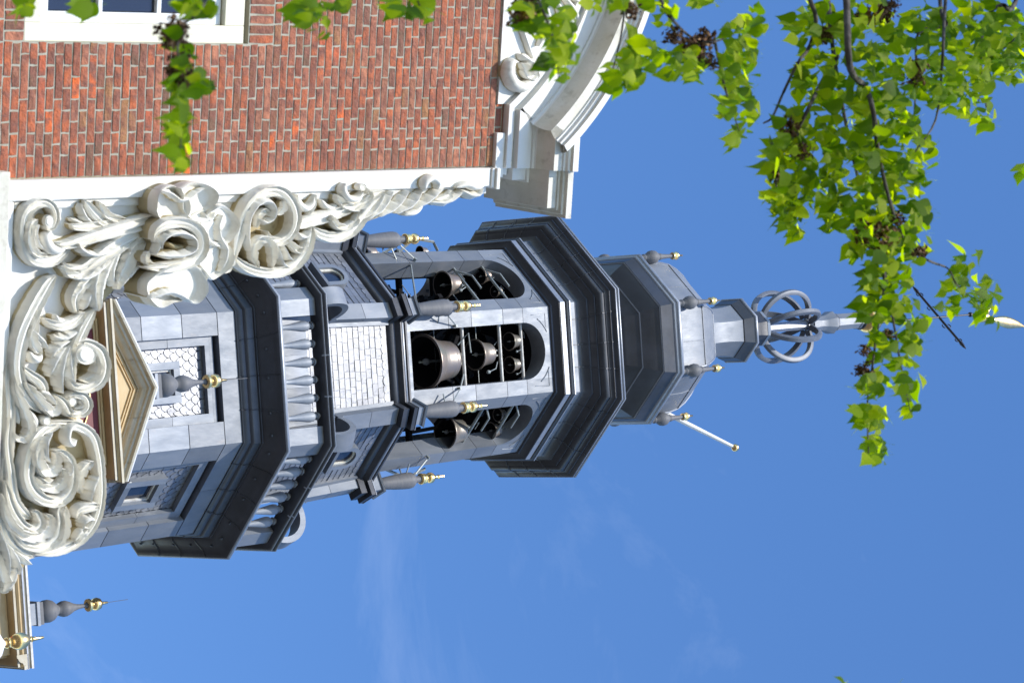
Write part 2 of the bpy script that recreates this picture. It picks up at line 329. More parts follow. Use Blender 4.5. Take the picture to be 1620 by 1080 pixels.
# ---- balustrade
zb0, zb1 = 34.36, 35.235
octa('balustrade_plinth', [(3.30, 34.37), (3.42, 34.37), (3.42, 34.44), (3.30, 34.45)], 'lead', closed=True)
for k in range(8):
    b = MB(); wx = 1.0; v = []
    for z in (34.4, 35.235):
        r = 3.393; d = r*C225; hs = d*T225
        v += [FJ(-1, hs-.30, d, z), V8(0, r, z), FJ(0, -hs+.30, d, z), FJ(0, -hs+.30, d-.22, z), FJ(-1, hs-.30, d-.22, z)]
    b.add(v, [(0, 1, 6, 5), (1, 2, 7, 6), (2, 3, 8, 7), (3, 4, 9, 8), (4, 0, 5, 9), (4, 3, 2, 1, 0), (5, 6, 7, 8, 9)])
    b.build('balustrade_post', 'lead', tower, rot=(0, 0, A8[k]))
bp = [(.055, 34.43), (.055, 34.47), (.045, 34.50), (.043, 34.56), (.055, 34.68), (.075, 34.82), (.094, 34.94), (.10, 35.02), (.092, 35.08), (.06, 35.12), (.048, 35.135), (.048, 35.155), (.075, 35.165), (.075, 35.185), (.05, 35.20), (.05, 35.24)]
me_b = MB().lathe(bp, n=16).mesh('baluster', 'baluster_lead'); me_b.polygons.foreach_set('use_smooth', [True]*len(me_b.polygons)); me_b.set_sharp_from_angle(angle=rad(40))
for j in range(8):
    for i in range(6):
        x = (i-2.5)*.325; p = FJ(j, x, 3.04, 0); link('baluster', me_b, tower, loc=p)
RP = [(3.22, 35.235), (3.50, 35.235), (3.525, 35.245), (3.545, 35.262), (3.545, 35.285), (3.515, 35.295), (3.515, 35.31), (3.55, 35.325), (3.57, 35.345), (3.57, 35.37), (3.55, 35.385), (3.25, 35.40), (3.20, 35.36)]
octa('balustrade_rail', RP, 'cornice_lead', 50, closed=True)
octa('rail_bead', [(3.548, 35.262), (3.560, 35.268), (3.563, 35.278), (3.548, 35.286)], 'bead_lead', 60, closed=True)
octa('rail_bead', [(3.572, 35.348), (3.584, 35.354), (3.586, 35.368), (3.572, 35.378), (3.55, 35.392), (3.56, 35.375)], 'bead_lead', 60, closed=True)
seams(RP[1:10], (-.2, .35), 'bead_lead', .03, .006)
# ---- upper shaft with slates, corner pilasters and scroll consoles
US = [(2.66, 34.38), (2.56, 35.3), (2.44, 37.70)]
octa('upper_shaft_core', [(2.60, 34.38), (2.50, 35.3), (2.38, 37.72)], 'interior_shade')
rs = random.Random(11); SW = [.12, .15, .17, .19, .22, .26]; SM = []
for w_ in SW:
    h_ = .155
    SM.append(MB().add([(-w_/2+.003, 0, 0), (w_/2-.003, 0, 0), (w_/2-.003, .018, h_), (-w_/2+.003, .018, h_), (-w_/2+.003, .014, 0), (w_/2-.003, .014, 0), (w_/2-.003, .03, h_), (-w_/2+.003, .03, h_)],
              [(0, 1, 2, 3), (4, 7, 6, 5), (0, 4, 5, 1), (0, 3, 7, 4), (1, 5, 6, 2)]).mesh('slate', 'slate'))
h_ = .155; pl = [(-.085, 0.05), (-.06, .012), (0, 0), (.05, .012), (.085, .06), (.085, h_), (-.085, h_)]; n_ = 7
SCM = MB().add([(x, z*.11, z) for x, z in pl]+[(x, z*.11+.016, z) for x, z in pl], [tuple(range(n_))]+[(i, i+n_, (i+1) % n_+n_, (i+1) % n_) for i in range(n_)]).mesh('slate', 'slate')
stf = MB(); nsl = 0
for j in (0, 1, 7, 2, 6, 3, 5, 4):
    z = 34.42; row = 0; pit = .1385
    slots = []
    while z < 37.56:
        d = interp(US, z)*C225+.012; hs = (d*T225)-.09
        x = -hs-rs.uniform(0, .12)
        last = z > 37.40
        while x < hs:
            i = 2 if last else rs.choice([0, 1, 2, 2, 3, 3, 4, 5])
            w_ = .15 if last else SW[i]
            slots.append((x+w_/2, d+rs.uniform(-.003, .004), z, i, last)); x += w_
        z += pit; row += 1
    slots.sort(key=lambda s: -s[2])
    for (x, d, z, i, last) in slots:
        mm_ = SCM if last else SM[i]; ry = rs.uniform(-.012, .012)
        if j in (0, 1, 7) and nsl < 298 and (z > 35.3 if j == 0 else z > 36.2):
            nsl += 1; o = link('slate', mm_, tower, loc=FJ(j, x, d, z), rot=(0, ry, A8[j]))
            o.rotation_euler = (0, 0, A8[j]); 
        else:
            c_, s_ = math.cos(A8[j]), math.sin(A8[j]); L0 = FJ(j, x, d, z)
            stf.add([(L0[0]+p.co.x*c_-p.co.y*s_, L0[1]+p.co.x*s_+p.co.y*c_, L0[2]+p.co.z) for p in mm_.vertices], [tuple(q.vertices) for q in mm_.polygons])
stf.build('slates', 'slate', tower, stuff=True)
za_ = float(tl(590, 486, 0, 2.43)[2])
for (xa, xb) in ((-.90, -.30), (-.296, .30), (.304, .90)):
    b = MB(); v = [FJ(0, x, y, z) for z in (34.5, za_) for x, y in ((xa, 2.3), (xb, 2.3), (xb, 2.47), (xa, 2.47))]
    b.add(v, [(3, 2, 1, 0), (4, 5, 6, 7), (0, 1, 5, 4), (1, 2, 6, 5), (2, 3, 7, 6), (3, 0, 4, 7)]); fixn(b.build('lead_apron', 'lead', tower))
def radial_box(b, k, r0, r1, hw, z0, z1, r0b=None, r1b=None, hwb=None):
    """box centred on the corner direction k (angle -22.5+45k), radii r0..r1; optional second set at z1"""
    a = rad(-22.5+45*k); r0b = r0 if r0b is None else r0b; r1b = r1 if r1b is None else r1b; hwb = hw if hwb is None else hwb
    def P(r, x, z): return (r*math.sin(a)+x*math.cos(a), -r*math.cos(a)+x*math.sin(a), z)
    b.add([P(r0, -hw, z0), P(r1, -hw, z0), P(r1, hw, z0), P(r0, hw, z0), P(r0b, -hwb, z1), P(r1b, -hwb, z1), P(r1b, hwb, z1), P(r0b, hwb, z1)],
          [(0, 1, 2, 3), (7, 6, 5, 4), (0, 4, 5, 1), (1, 5, 6, 2), (2, 6, 7, 3), (3, 7, 4, 0)]); return b
def octbox(b, r0, r1, hw, z0, z1, **k): return radial_box(b, 0, r0, r1, hw, z0, z1, **k)
bA = MB(); octbox(bA, 2.3, 2.70, .155, 35.9, 36.95, r1b=2.64); mA = bA.mesh('pilaster', 'lead')
bA2 = MB(); octbox(bA2, 2.3, 2.64, .155, 36.96, 37.66, r1b=2.60); mA2 = bA2.mesh('pilaster', 'lead')
bE = MB()          # pilaster edge strips lying on the slates
for s in (-1, 1):
    j = 0 if s > 0 else -1
    bE.add([FJ(j, (-1 if s > 0 else 1)*x, interp(US, z)*C225+y, z) for z in (34.6, 37.66) for x, y in ((interp(US, z)*C225*T225-.0, -.05), (interp(US, z)*C225*T225-.22, -.05), (interp(US, z)*C225*T225-.22, .052), (interp(US, z)*C225*T225-.0, .05))],
           [(0, 1, 2, 3), (7, 6, 5, 4), (0, 4, 5, 1), (1, 5, 6, 2), (2, 6, 7, 3), (3, 7, 4, 0)])
mE = bE.mesh('flashing_strip', 'lead')
# flying scroll console: flat band swept on an arc in the radial plane
def arc_band(cr, cz, r, a0, a1, hw, th, n=14, rr=None):
    b = MB(); a = rad(-22.5); v = []
    for i in range(n+1):
        t = rad(a0+(a1-a0)*i/n); ri = r if rr is None else r+(rr-r)*i/n
        for q, x in ((ri, -hw), (ri, hw), (ri-th, hw), (ri-th, -hw)):
            R_ = cr+q*math.cos(t); z = cz+q*math.sin(t)
            v.append((R_*math.sin(a)+x*math.cos(a), -R_*math.cos(a)+x*math.sin(a), z))
    f = []
    for i in range(n):
        for q in range(4): f.append((i*4+q, i*4+(q+1) % 4, i*4+4+(q+1) % 4, i*4+4+q))
    f.append((3, 2, 1, 0)); f.append((n*4, n*4+1, n*4+2, n*4+3)); return b.add(v, f)
bC = arc_band(2.93, 35.60, .57, -38, 112, .17, .12)
octbox(bC, 3.20, 3.42, .171, 35.30, 35.44); mC = bC.mesh('scroll_console', 'lead'); mC.polygons.foreach_set('use_smooth', [True]*len(mC.polygons)); mC.set_sharp_from_angle(angle=rad(40))
bC2 = MB(); octbox(bC2, 2.58, 2.83, .172, 36.05, 36.22, r1b=2.70); mC2 = bC2.mesh('console_block', 'lead')
for j in range(8):
    for nm, mm_ in (('pilaster', mA), ('pilaster', mA2), ('flashing_strip', mE), ('scroll_console', mC), ('console_block', mC2)): link(nm, mm_, tower, rot=(0, 0, A8[j]))
# arched dormer lights on the diagonal faces
for j in (1, 3, 5, 7):
    d = 2.345
    b = MB(); hw, z0, zs_, th, pr = .19, 36.60, 36.93, .09, .10
    path = [(-hw, z0), (-hw, zs_)]+[(-hw*math.cos(rad(a)), zs_+hw*math.sin(rad(a))) for a in range(15, 180, 15)]+[(hw, zs_), (hw, z0)]
    v = []
    for i, (x, z) in enumerate(path):
        cx_, cz_ = (x, z0) if False else (0, zs_); dx, dz = (x, max(z-zs_, 0)); L = math.hypot(dx, dz) or 1; nx, nz = dx/L, dz/L
        for (q, y) in ((0, d-.05), (0, d+pr), (th, d+pr), (th, d-.05)): v.append(FJ(0, x+nx*q, y, z+nz*q))
    f = []
    for i in range(len(path)-1):
        for q in range(4): f.append((i*4+q, i*4+4+q, i*4+4+(q+1) % 4, i*4+(q+1) % 4))
    f += [(0, 1, 2, 3), tuple((len(path)-1)*4+q for q in (3, 2, 1, 0))]; b.add(v, f)
    b.add([FJ(0, x, y, z) for z in (z0-.07, z0+.0) for x, y in ((-hw-.14, d-.05), (hw+.14, d-.05), (hw+.14, d+pr+.04), (-hw-.14, d+pr+.04))], [(0, 1, 2, 3), (7, 6, 5, 4), (0, 4, 5, 1), (1, 5, 6, 2), (2, 6, 7, 3), (3, 7, 4, 0)])
    o = autosmooth(fixn(b.build('dormer_light', 'lead', tower, rot=(0, 0, A8[j]))), 40)
    gl = [(-hw, z0)]+[(x, z) for x, z in path[1:-1]]+[(hw, z0)]
    MB().add([FJ(0, x, d+.02, z) for x, z in gl], [tuple(range(len(gl)))]).build('glass_pane', 'glass', o)
    b = MB(); v = []
    for i, (x, z) in enumerate(path):
        dx, dz = (x, max(z-zs_, 0)); L = math.hypot(dx, dz) or 1; nx, nz = dx/L, dz/L
        for (q, y) in ((-.035, d), (-.035, d+.05), (.001, d+.05), (.001, d)): v.append(FJ(0, x+nx*q, y, z+nz*q))
    f = []
    for i in range(len(path)-1):
        for q in range(4): f.append((i*4+q, i*4+4+q, i*4+4+(q+1) % 4, i*4+(q+1) % 4))
    b.add(v, f); fixn(b.build('sash', 'aged_stone', o))
    for s in (-1, 1):   # little foliage carvings below
        b = MB(); b.lathe([(.001, -.03), (.03, -.02), (.05, 0), (.03, .02), (.001, .03)], n=8, caps=False)
        b.build('carved_rosette', 'aged_stone', o, True, loc=FJ(0, s*.12, d+.06, z0+.03), rot=(rad(90), 0, 0))
# ---- belfry base cornice
BP = [(2.36, 37.64), (2.45, 37.66), (2.50, 37.72), (2.50, 37.80), (2.53, 37.82), (2.60, 37.87), (2.60, 37.90), (2.57, 37.91), (2.57, 37.97), (2.60, 37.99), (2.60, 38.03), (2.36, 38.12), (2.34, 38.14), (2.33, 38.30)]
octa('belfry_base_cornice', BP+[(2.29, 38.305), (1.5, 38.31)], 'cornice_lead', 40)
octa('rail_bead', [(2.575, 37.915), (2.588, 37.925), (2.588, 37.955), (2.575, 37.965)], 'bead_lead', 60, closed=True)
octa('belfry_sill', [(2.10, 38.14), (2.345, 38.115), (2.335, 38.315), (2.10, 38.33)], 'lead', closed=True)
b = MB(); octbox(b, 2.3, 2.73, .185, 37.66, 37.80); octbox(b, 2.3, 2.80, .225, 37.86, 37.96)
mR = b.mesh('cornice_break', 'cornice_lead')
b = MB(); octbox(b, 2.3, 2.812, .232, 37.961, 37.975); mRb = b.mesh('break_bead', 'bead_lead')
for j in range(8): link('cornice_break', mR, tower, rot=(0, 0, A8[j])); link('break_bead', mRb, tower, rot=(0, 0, A8[j]))
# ---- belfry pinnacles
b = MB(); octbox(b, 2.36, 2.70, .17, 37.976, 38.20); octbox(b, 2.33, 2.74, .20, 38.201, 38.235, r1b=2.76, hwb=.22); mP = b.mesh('pinnacle', 'lead')
body = [(.085, 38.236), (.10, 38.25), (.10, 38.275), (.075, 38.29), (.075, 38.30), (.10, 38.31), (.108, 38.34), (.125, 38.5), (.145, 38.72), (.158, 38.92), (.162, 39.06), (.152, 39.13), (.125, 39.175), (.09, 39.19), (.075, 39.20), (.07, 39.24), (.07, 39.36), (.06, 39.365)]
gold = [(.05, 39.36), (.10, 39.365), (.112, 39.38), (.112, 39.41), (.085, 39.43), (.085, 39.45), (.10, 39.47), (.10, 39.49), (.06, 39.505), (.06, 39.53), (.09, 39.56), (.108, 39.61), (.108, 39.65), (.09, 39.69), (.055, 39.72), (.038, 39.75), (.032, 39.83), (.042, 39.84), (.042, 39.86), (.026, 39.87), (.022, 39.99), (.0, 40.0)]
def lathe_mesh(nm, prof, m_, n=20):
    me = MB().lathe(prof, n=n, caps=False).mesh(nm, m_); me.polygons.foreach_set('use_smooth', [True]*len(me.polygons)); me.set_sharp_from_angle(angle=rad(50)); return me
mB_ = lathe_mesh('pinnacle_body', body, 'finial_grey', 22); mG_ = lathe_mesh('gilded_tip', gold, 'gilding', 18)
a0 = rad(-22.5); pc = (2.53*math.sin(a0), -2.53*math.cos(a0), 0)
for j in range(8):
    o = link('pinnacle', mP, tower, rot=(0, 0, A8[j])); link('pinnacle_body', mB_, o, loc=pc); link('gilded_tip', mG_, o, loc=pc)
    # stay rods from the pinnacle to the belfry pier
    b = MB(); b.tube([(pc[0], pc[1], 38.95), (pc[0]*.86+.25, pc[1]*.86, 39.15)], .014, 4); b.tube([(pc[0], pc[1], 38.95), (pc[0]*.86-.22, pc[1]*.86, 39.05)], .014, 4)
    b.build('stay_rod', 'iron_grey', o)
# ---- belfry piers and arches
BR = [(2.29, 38.1), (2.286, 38.3), (2.206, 42.126)]
HW = .562; ZS = 41.38; DEP = .40
zz = [38.3, 39.37, 39.98, 40.83, ZS]
for i in range(len(zz)-1):
    me = corner_mesh(BR, zz[i], zz[i+1], HW, DEP, .006)
    for j in range(8): link('lead_panel', me, tower, rot=(0, 0, A8[j]))
def arch_face():
    b = MB(); N = 20; ztop = 42.13; fr, bk, tp, tb = [], [], [], []
    for i in range(N+1):
        a = math.pi*(1-i/N); x = HW*math.cos(a); z = ZS+HW*math.sin(a)*1.0
        d = interp(BR, z)*C225; dt = interp(BR, ztop)*C225
        fr.append(FJ(0, x, d, z)); bk.append(FJ(0, x, d-DEP, z)); tp.append(FJ(0, x, dt, ztop))
    v = fr+bk+tp; n = N+1; f = []
    for i in range(N):
        f.append((i, i+1, 2*n+i+1, 2*n+i)); f.append((i+1, i, n+i, n+i+1))
    b.add(v, f)
    for s in (-1, 1):
        hs0 = interp(BR, ZS)*C225*T225; hs1 = interp(BR, ztop)*C225*T225; d0 = interp(BR, ZS)*C225; d1 = interp(BR, ztop)*C225
        q = [FJ(0, s*HW, d0, ZS+.003), FJ(0, s*hs0, d0, ZS+.003), FJ(0, s*hs1, d1, ztop), FJ(0, s*HW, d1, ztop)]
        b.add(q, [(0, 1, 2, 3) if s > 0 else (3, 2, 1, 0)])
    return b
af = arch_face(); mAF = af.mesh('arch_panel', 'lead'); mAF.polygons.foreach_set('use_smooth', [True]*len(mAF.polygons)); mAF.set_sharp_from_angle(angle=rad(40))
b = MB()
for s in (-1, 1):      # raised beads in the spandrels
    d = interp(BR, 41.95)*C225
    b.tube([FJ(0, s*.70, d+.003, 41.60), FJ(0, s*.72, d-.002, 41.99), FJ(0, s*.42, d-.002, 41.99)], .011, 5)
    pts = [FJ(0, s*.70*math.cos(rad(q)), interp(BR, ZS+.7*math.sin(rad(q)))*C225+.003, ZS+.10+.62*math.sin(rad(q))) for q in (28, 36, 44, 52, 60)]
    b.tube(pts, .012, 5)
mSp = b.mesh('spandrel_bead', 'lead')
for j in range(8):
    link('arch_panel', mAF, tower, rot=(0, 0, A8[j])); link('spandrel_bead', mSp, tower, rot=(0, 0, A8[j]))
octa('belfry_floor', [(2.1, 38.25), (2.1, 38.31)], 'interior_shade'); octa('belfry_ceiling', [(2.15, 42.06), (2.15, 42.12)], 'interior_shade')
# bell frame inside, near-black so the belfry's shade is in its colour
b = MB(); fr_ = random.Random(3)
b.lathe([(.42, 38.3), (.42, 42.06)], n=8); b.lathe([(1.25, 38.3), (1.25, 39.15), (1.0, 39.5), (.3, 39.7)], n=8)
for z in (39.1, 40.0, 40.9, 41.6):
    for a in range(0, 180, 45):
        c, s = math.cos(rad(a)), math.sin(rad(a)); b.tube([(-1.7*c, -1.7*s, z), (1.7*c, 1.7*s, z)], .07, 4)
for a in range(0, 360, 45):
    c, s = math.cos(rad(a)), math.sin(rad(a)); b.tube([(1.15*c, 1.15*s, 38.3), (1.15*c, 1.15*s, 42.06)], .075, 4)
    c2, s2 = math.cos(rad(a+45)), math.sin(rad(a+45)); b.tube([(1.15*c, 1.15*s, 38.5), (1.15*c2, 1.15*s2, 40.0)], .045, 4); b.tube([(1.15*c2, 1.15*s2, 39.2), (1.15*c, 1.15*s, 40.9)], .045, 4)
for i in range(26):
    a = fr_.uniform(0, 6.28); r = fr_.uniform(.5, 1.1); z = fr_.uniform(39.8, 41.7); rr = fr_.uniform(.1, .22)
    b.lathe([(rr, z), (rr*.75, z+rr*.7), (rr*.55, z+rr*1.5), (.02, z+rr*1.6)], c=(r*math.cos(a), r*math.sin(a)), n=8, caps=False)
for i in range(40):
    a = fr_.uniform(0, 6.28); r = fr_.uniform(1.2, 1.6); z = fr_.uniform(38.6, 40.4); a2 = a+fr_.uniform(-.5, .5); b.tube([(r*math.cos(a), r*math.sin(a), z), (r*math.cos(a2), r*math.sin(a2), z+fr_.uniform(-.7, .7))], fr_.uniform(.02, .06), 4)
b.build('bell_frame', 'interior_shade', tower)
# ---- belfry top cornices
EP = [(2.206, 42.10), (2.25, 42.12), (2.25, 42.16), (2.34, 42.235), (2.38, 42.25), (2.38, 42.27)]
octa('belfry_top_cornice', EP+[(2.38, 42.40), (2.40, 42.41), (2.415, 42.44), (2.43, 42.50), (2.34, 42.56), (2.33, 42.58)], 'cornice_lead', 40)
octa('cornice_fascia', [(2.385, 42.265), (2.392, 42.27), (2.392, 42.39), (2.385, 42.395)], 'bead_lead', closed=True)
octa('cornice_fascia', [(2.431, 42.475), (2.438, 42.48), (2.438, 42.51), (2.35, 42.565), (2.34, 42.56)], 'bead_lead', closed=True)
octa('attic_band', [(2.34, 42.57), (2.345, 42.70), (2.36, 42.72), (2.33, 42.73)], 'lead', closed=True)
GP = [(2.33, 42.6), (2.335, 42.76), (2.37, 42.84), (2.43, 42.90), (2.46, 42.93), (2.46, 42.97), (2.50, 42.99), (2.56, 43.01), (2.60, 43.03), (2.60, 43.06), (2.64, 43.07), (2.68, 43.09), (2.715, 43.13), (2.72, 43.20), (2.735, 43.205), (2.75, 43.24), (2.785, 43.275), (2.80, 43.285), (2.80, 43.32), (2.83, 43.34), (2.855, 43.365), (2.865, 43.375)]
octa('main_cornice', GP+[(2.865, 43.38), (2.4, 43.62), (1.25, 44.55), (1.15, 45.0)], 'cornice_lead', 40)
octa('cornice_bead', [(2.866, 43.376), (2.888, 43.38), (2.892, 43.40), (2.88, 43.415), (2.866, 43.42)], 'bead_lead', 60, closed=True)
octa('cornice_bead', [(2.87, 43.43), (2.898, 43.445), (2.902, 43.47), (2.88, 43.495), (2.80, 43.50)], 'bead_lead', 60, closed=True)
seams(GP, (-.62, -.05, .45), 'cornice_lead', .03, .012)
# ---- drum, dome, neck
DP = [(1.15, 44.85), (1.19, 45.0), (1.30, 45.10), (1.44, 45.33), (1.47, 45.36), (1.49, 45.37), (1.60, 45.50), (1.70, 45.62), (1.755, 45.70), (1.77, 45.71)]
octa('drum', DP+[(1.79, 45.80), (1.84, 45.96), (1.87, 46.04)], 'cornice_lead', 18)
octa('drum_fascia', [(1.775, 45.712), (1.79, 45.71), (1.86, 45.99), (1.84, 46.0)], 'cornice_lead', closed=True)
for (r, z) in ((1.475, 45.365), (1.765, 45.705)):
    octa('lead_roll', [(r-.01, z-.012), (r+.008, z-.008), (r+.016, z+.004), (r+.008, z+.016), (r-.01, z+.012)], 'bead_lead', 60, closed=True)
octa('drum_cornice', [(1.83, 45.98), (1.875, 46.0), (1.90, 46.03), (1.90, 46.065), (1.925, 46.08), (1.945, 46.11), (1.945, 46.15), (1.92, 46.185), (1.88, 46.20), (1.7, 46.24)], 'bead_lead', 60, closed=True)
DM = [(1.74, 46.20), (1.735, 46.5), (1.72, 46.80), (1.66, 47.10), (1.55, 47.36), (1.38, 47.64), (1.14, 47.93), (.88, 48.18), (.70, 48.34), (.62, 48.45)]
octa('dome', DM, 'lead', 18)
b = MB(); mm_ = []
for k in range(8): pass
b.tube([V8(0, r+.006, z) for r, z in DM], .018, 6); mH = b.mesh('dome_hip', 'bead_lead')
for j in range(8): link('dome_hip', mH, tower, rot=(0, 0, A8[j]))
for (r, z) in ((1.668, 47.10), (1.15, 47.93)):
    octa('lead_lap', [(r+.002, z-.02), (r+.012, z-.018), (r+.008, z+.004), (r-.01, z+.01)], 'lead', closed=True)
NP = [(.62, 48.42), (.585, 48.52), (.565, 48.7), (.56, 48.9), (.57, 49.1), (.60, 49.32), (.62, 49.40)]
octa('lantern_neck', NP, 'lead', 18)
octa('lantern_flare', [(.615, 49.40), (.64, 49.42), (.69, 49.56), (.735, 49.68)], 'cornice_lead', 18)
octa('lantern_rim', [(.72, 49.67), (.745, 49.675), (.765, 49.70), (.765, 49.74), (.74, 49.765), (.45, 49.85), (.40, 49.83)], 'bead_lead', 60, closed=True)
octa('lantern_knob', [(.40, 49.82), (.34, 49.95), (.335, 50.08), (.36, 50.25), (.40, 50.40), (.395, 50.43), (.2, 50.46)], 'cornice_lead', 30)
for nm, prof in (('dome_seam', DM[:4]),): seams(prof, (0.15,), 'lead', .02, .008)
# drum finials
fb = [(.055, 0), (.055, .05), (.075, .07), (.075, .10), (.05, .12), (.06, .15), (.10, .20), (.135, .27), (.145, .34), (.135, .41), (.10, .47), (.075, .50), (.068, .53), (.075, .54), (.072, .57), (.055, .65), (.045, .80), (.04, .95)]
fg = [(.03, .95), (.075, .955), (.082, .975), (.07, .995), (.06, 1.0), (.065, 1.02), (.085, 1.05), (.088, 1.08), (.07, 1.12), (.035, 1.15), (.022, 1.17), (.018, 1.27), (.0, 1.285)]
mf, mg = lathe_mesh('finial', [(0, 0)]+fb, 'finial_grey', 18), lathe_mesh('gilded_tip', fg, 'gilding', 16)
for k in range(8):
    o = link('finial', mf, tower, loc=V8(k, 1.86, 46.19)); link('gilded_tip', mg, o)
# ---- openwork crown
CPOL = []
for i in range(23):
    t = i/22; a = math.pi*(.06+.94*t); r = .15+.63*math.sin(a)**.9 if t < 1 else .15; CPOL.append((r, 51.34-.76*math.cos(a)))
b = MB(); v = []
for i, (r, z) in enumerate(CPOL):
    p0, p1 = CPOL[max(i-1, 0)], CPOL[min(i+1, len(CPOL)-1)]; tr, tz = p1[0]-p0[0], p1[1]-p0[1]; L = math.hypot(tr, tz); nr, nz = tz/L, -tr/L; w_ = .066; h = .10
    for (q, x) in ((h, -w_*.6), (h, w_*.6), (h*.5, w_), (0, w_), (0, -w_), (h*.5, -w_)): v.append((x, -(r+nr*q), z+nz*q))
f = []
for i in range(len(CPOL)-1):
    for q in range(6): f.append((i*6+q, i*6+(q+1) % 6, i*6+6+(q+1) % 6, i*6+6+q))
f += [tuple(range(5, -1, -1)), tuple((len(CPOL)-1)*6+q for q in range(6))]; b.add(v, f)
mCr = b.mesh('crown_rib', 'crown_lead'); mCr.polygons.foreach_set('use_smooth', [True]*len(mCr.polygons)); mCr.set_sharp_from_angle(angle=rad(35))
for j in range(8): link('crown_rib', mCr, tower, rot=(0, 0, A8[j]+rad(22.5)))
octa('crown_base', [(.22, 50.42), (.40, 50.44), (.42, 50.50), (.36, 50.58), (.2, 50.62)], 'bead_lead', 30)
octa('crown_post', [(.16, 50.6), (.14, 50.7), (.12, 50.9), (.115, 51.5), (.13, 52.2), (.20, 52.3)], 'bead_lead', 20)
octa('spire_neck', [(.20, 52.25), (.205, 52.34), (.175, 52.5), (.17, 52.62), (.20, 52.76), (.265, 52.92), (.275, 52.98), (.245, 53.03), (.205, 53.08), (.20, 53.15), (.195, 54.0)], 'lead', 25)
for z in (53.1, 53.9): octa('lead_lap', [(.20, z), (.212, z+.004), (.212, z+.025), (.20, z+.03)], 'lead', closed=True)
b = MB(); b.lathe([(.0, 53.99), (.20, 54.0), (.225, 54.03), (.21, 54.07), (.1, 54.1)], n=20); b.build('spire_collar', 'black_iron', tower, True)
b = MB(); b.lathe([(.02, 54.06)]+[(.335*math.sin(a), 54.36-.30*math.cos(a)) for a in np.linspace(.35, 2.9, 14)]+[(.06, 54.68), (.05, 54.75)], n=28, caps=False)
b.build('gilded_ball', 'gilding', tower, True)
# ---- weather vane with scrolled iron cross
wv = empty('weather_vane', (TX+.09, TY, 54.7), TPHI); tag(wv, 'black wrought iron cross on a thin mast under a gilded vane above the spire', 'weather vane')
b = MB(); b.tube([(0, 0, 0), (0, 0, 1.0), (0, 0, 2.2), (0, 0, 4.2)], [.035, .03, .026, .018], 8); b.lathe([(.02, 3.40), (.06, 3.43), (.06, 3.48), (.02, 3.5)], n=10); b.build('mast', 'black_iron', wv)
for (dx, dy, L) in ((.722, -.692, 1.0),):
    b = MB(); zc = 2.25
    b.tube([(-dx*.82, -dy*.82, zc), (dx*.82, dy*.82, zc)], .03, 6)
    for s in (-1, 1):
        b.tube([(s*dx*.80, s*dy*.80, zc), (s*dx*.88, s*dy*.88, zc), (s*dx*.98, s*dy*.98, zc), (s*dx*1.08, s*dy*1.08, zc)], [.022, .045, .035, .004], 6)
        for q, rr in ((.78, .055), (.30, .07)):
            for sz in (-1, 1):
                pts = []
                for i in range(9):
                    t = rad(-90+30*i)*sz; pts.append((s*dx*(q+rr*math.cos(t)*.9), s*dy*(q+rr*math.cos(t)*.9), zc+sz*rr+rr*math.sin(t)))
                b.tube(pts, .014, 5)
    b.build('cross_arm', 'black_iron', wv)
# gilded figure vane : feathered body rising from the mast head
vb = MB(); pts = crom([(.05, 0, 3.62, .03), (.14, 0, 3.85, .07), (.10, 0, 4.1, .10), (.17, 0, 4.32, .05), (.22, 0, 4.6, .12), (.27, 0, 4.9, .15), (.33, 0, 5.25, .10), (.42, 0, 5.6, .01)], 4)
v = []; n = 12
for i, p in enumerate(pts):
    for k in range(n):
        a = 2*math.pi*k/n; v.append((p[0]+p[3]*math.cos(a), p[3]*.45*math.sin(a), p[2]))
f = [(i*n+k, i*n+(k+1) % n, (i+1)*n+(k+1) % n, (i+1)*n+k) for i in range(len(pts)-1) for k in range(n)]
vb.add(v, f); o = vb.build('gilded_vane', 'gilding', wv, True)
b = MB(); 
for (x, z, l) in ((0.04, 4.0, .16), (.02, 4.12, .15)): b.tube([(x+.1, 0, z), (x-.08, 0, z+.04), (x-.16, 0, z+l), (x-.13, 0, z+l+.06)], [.03, .03, .022, .008], 6)
b.build('crest', 'gilding', wv, True)
# ---- flagpole slung from the dome
p1 = tl(708, 1163, 0, .9); p0 = Vector((1.45, -.35, 46.62)); p1 = Vector(p1)
fp = empty('flagpole', (TX, TY, 0), TPHI); tag(fp, 'slanting white flagpole with a small gold ball sticking out right of the dome', 'flagpole')
b = MB(); b.tube([p0, p0.lerp(p1, .5), p1], [.055, .05, .038], 12); autosmooth(b.build('pole', 'pole_white', fp), 50)
b = MB(); b.lathe([(.085*math.sin(a), -.085*math.cos(a)) for a in np.linspace(0.02, 3.12, 10)], n=14, caps=False); o = b.build('gold_ball', 'gilding', fp, True, loc=p1)
b = MB(); b.tube([p0-(p1-p0).normalized()*.1, p0+(p1-p0).normalized()*.1], .08, 8); b.build('bracket', 'lead', fp)
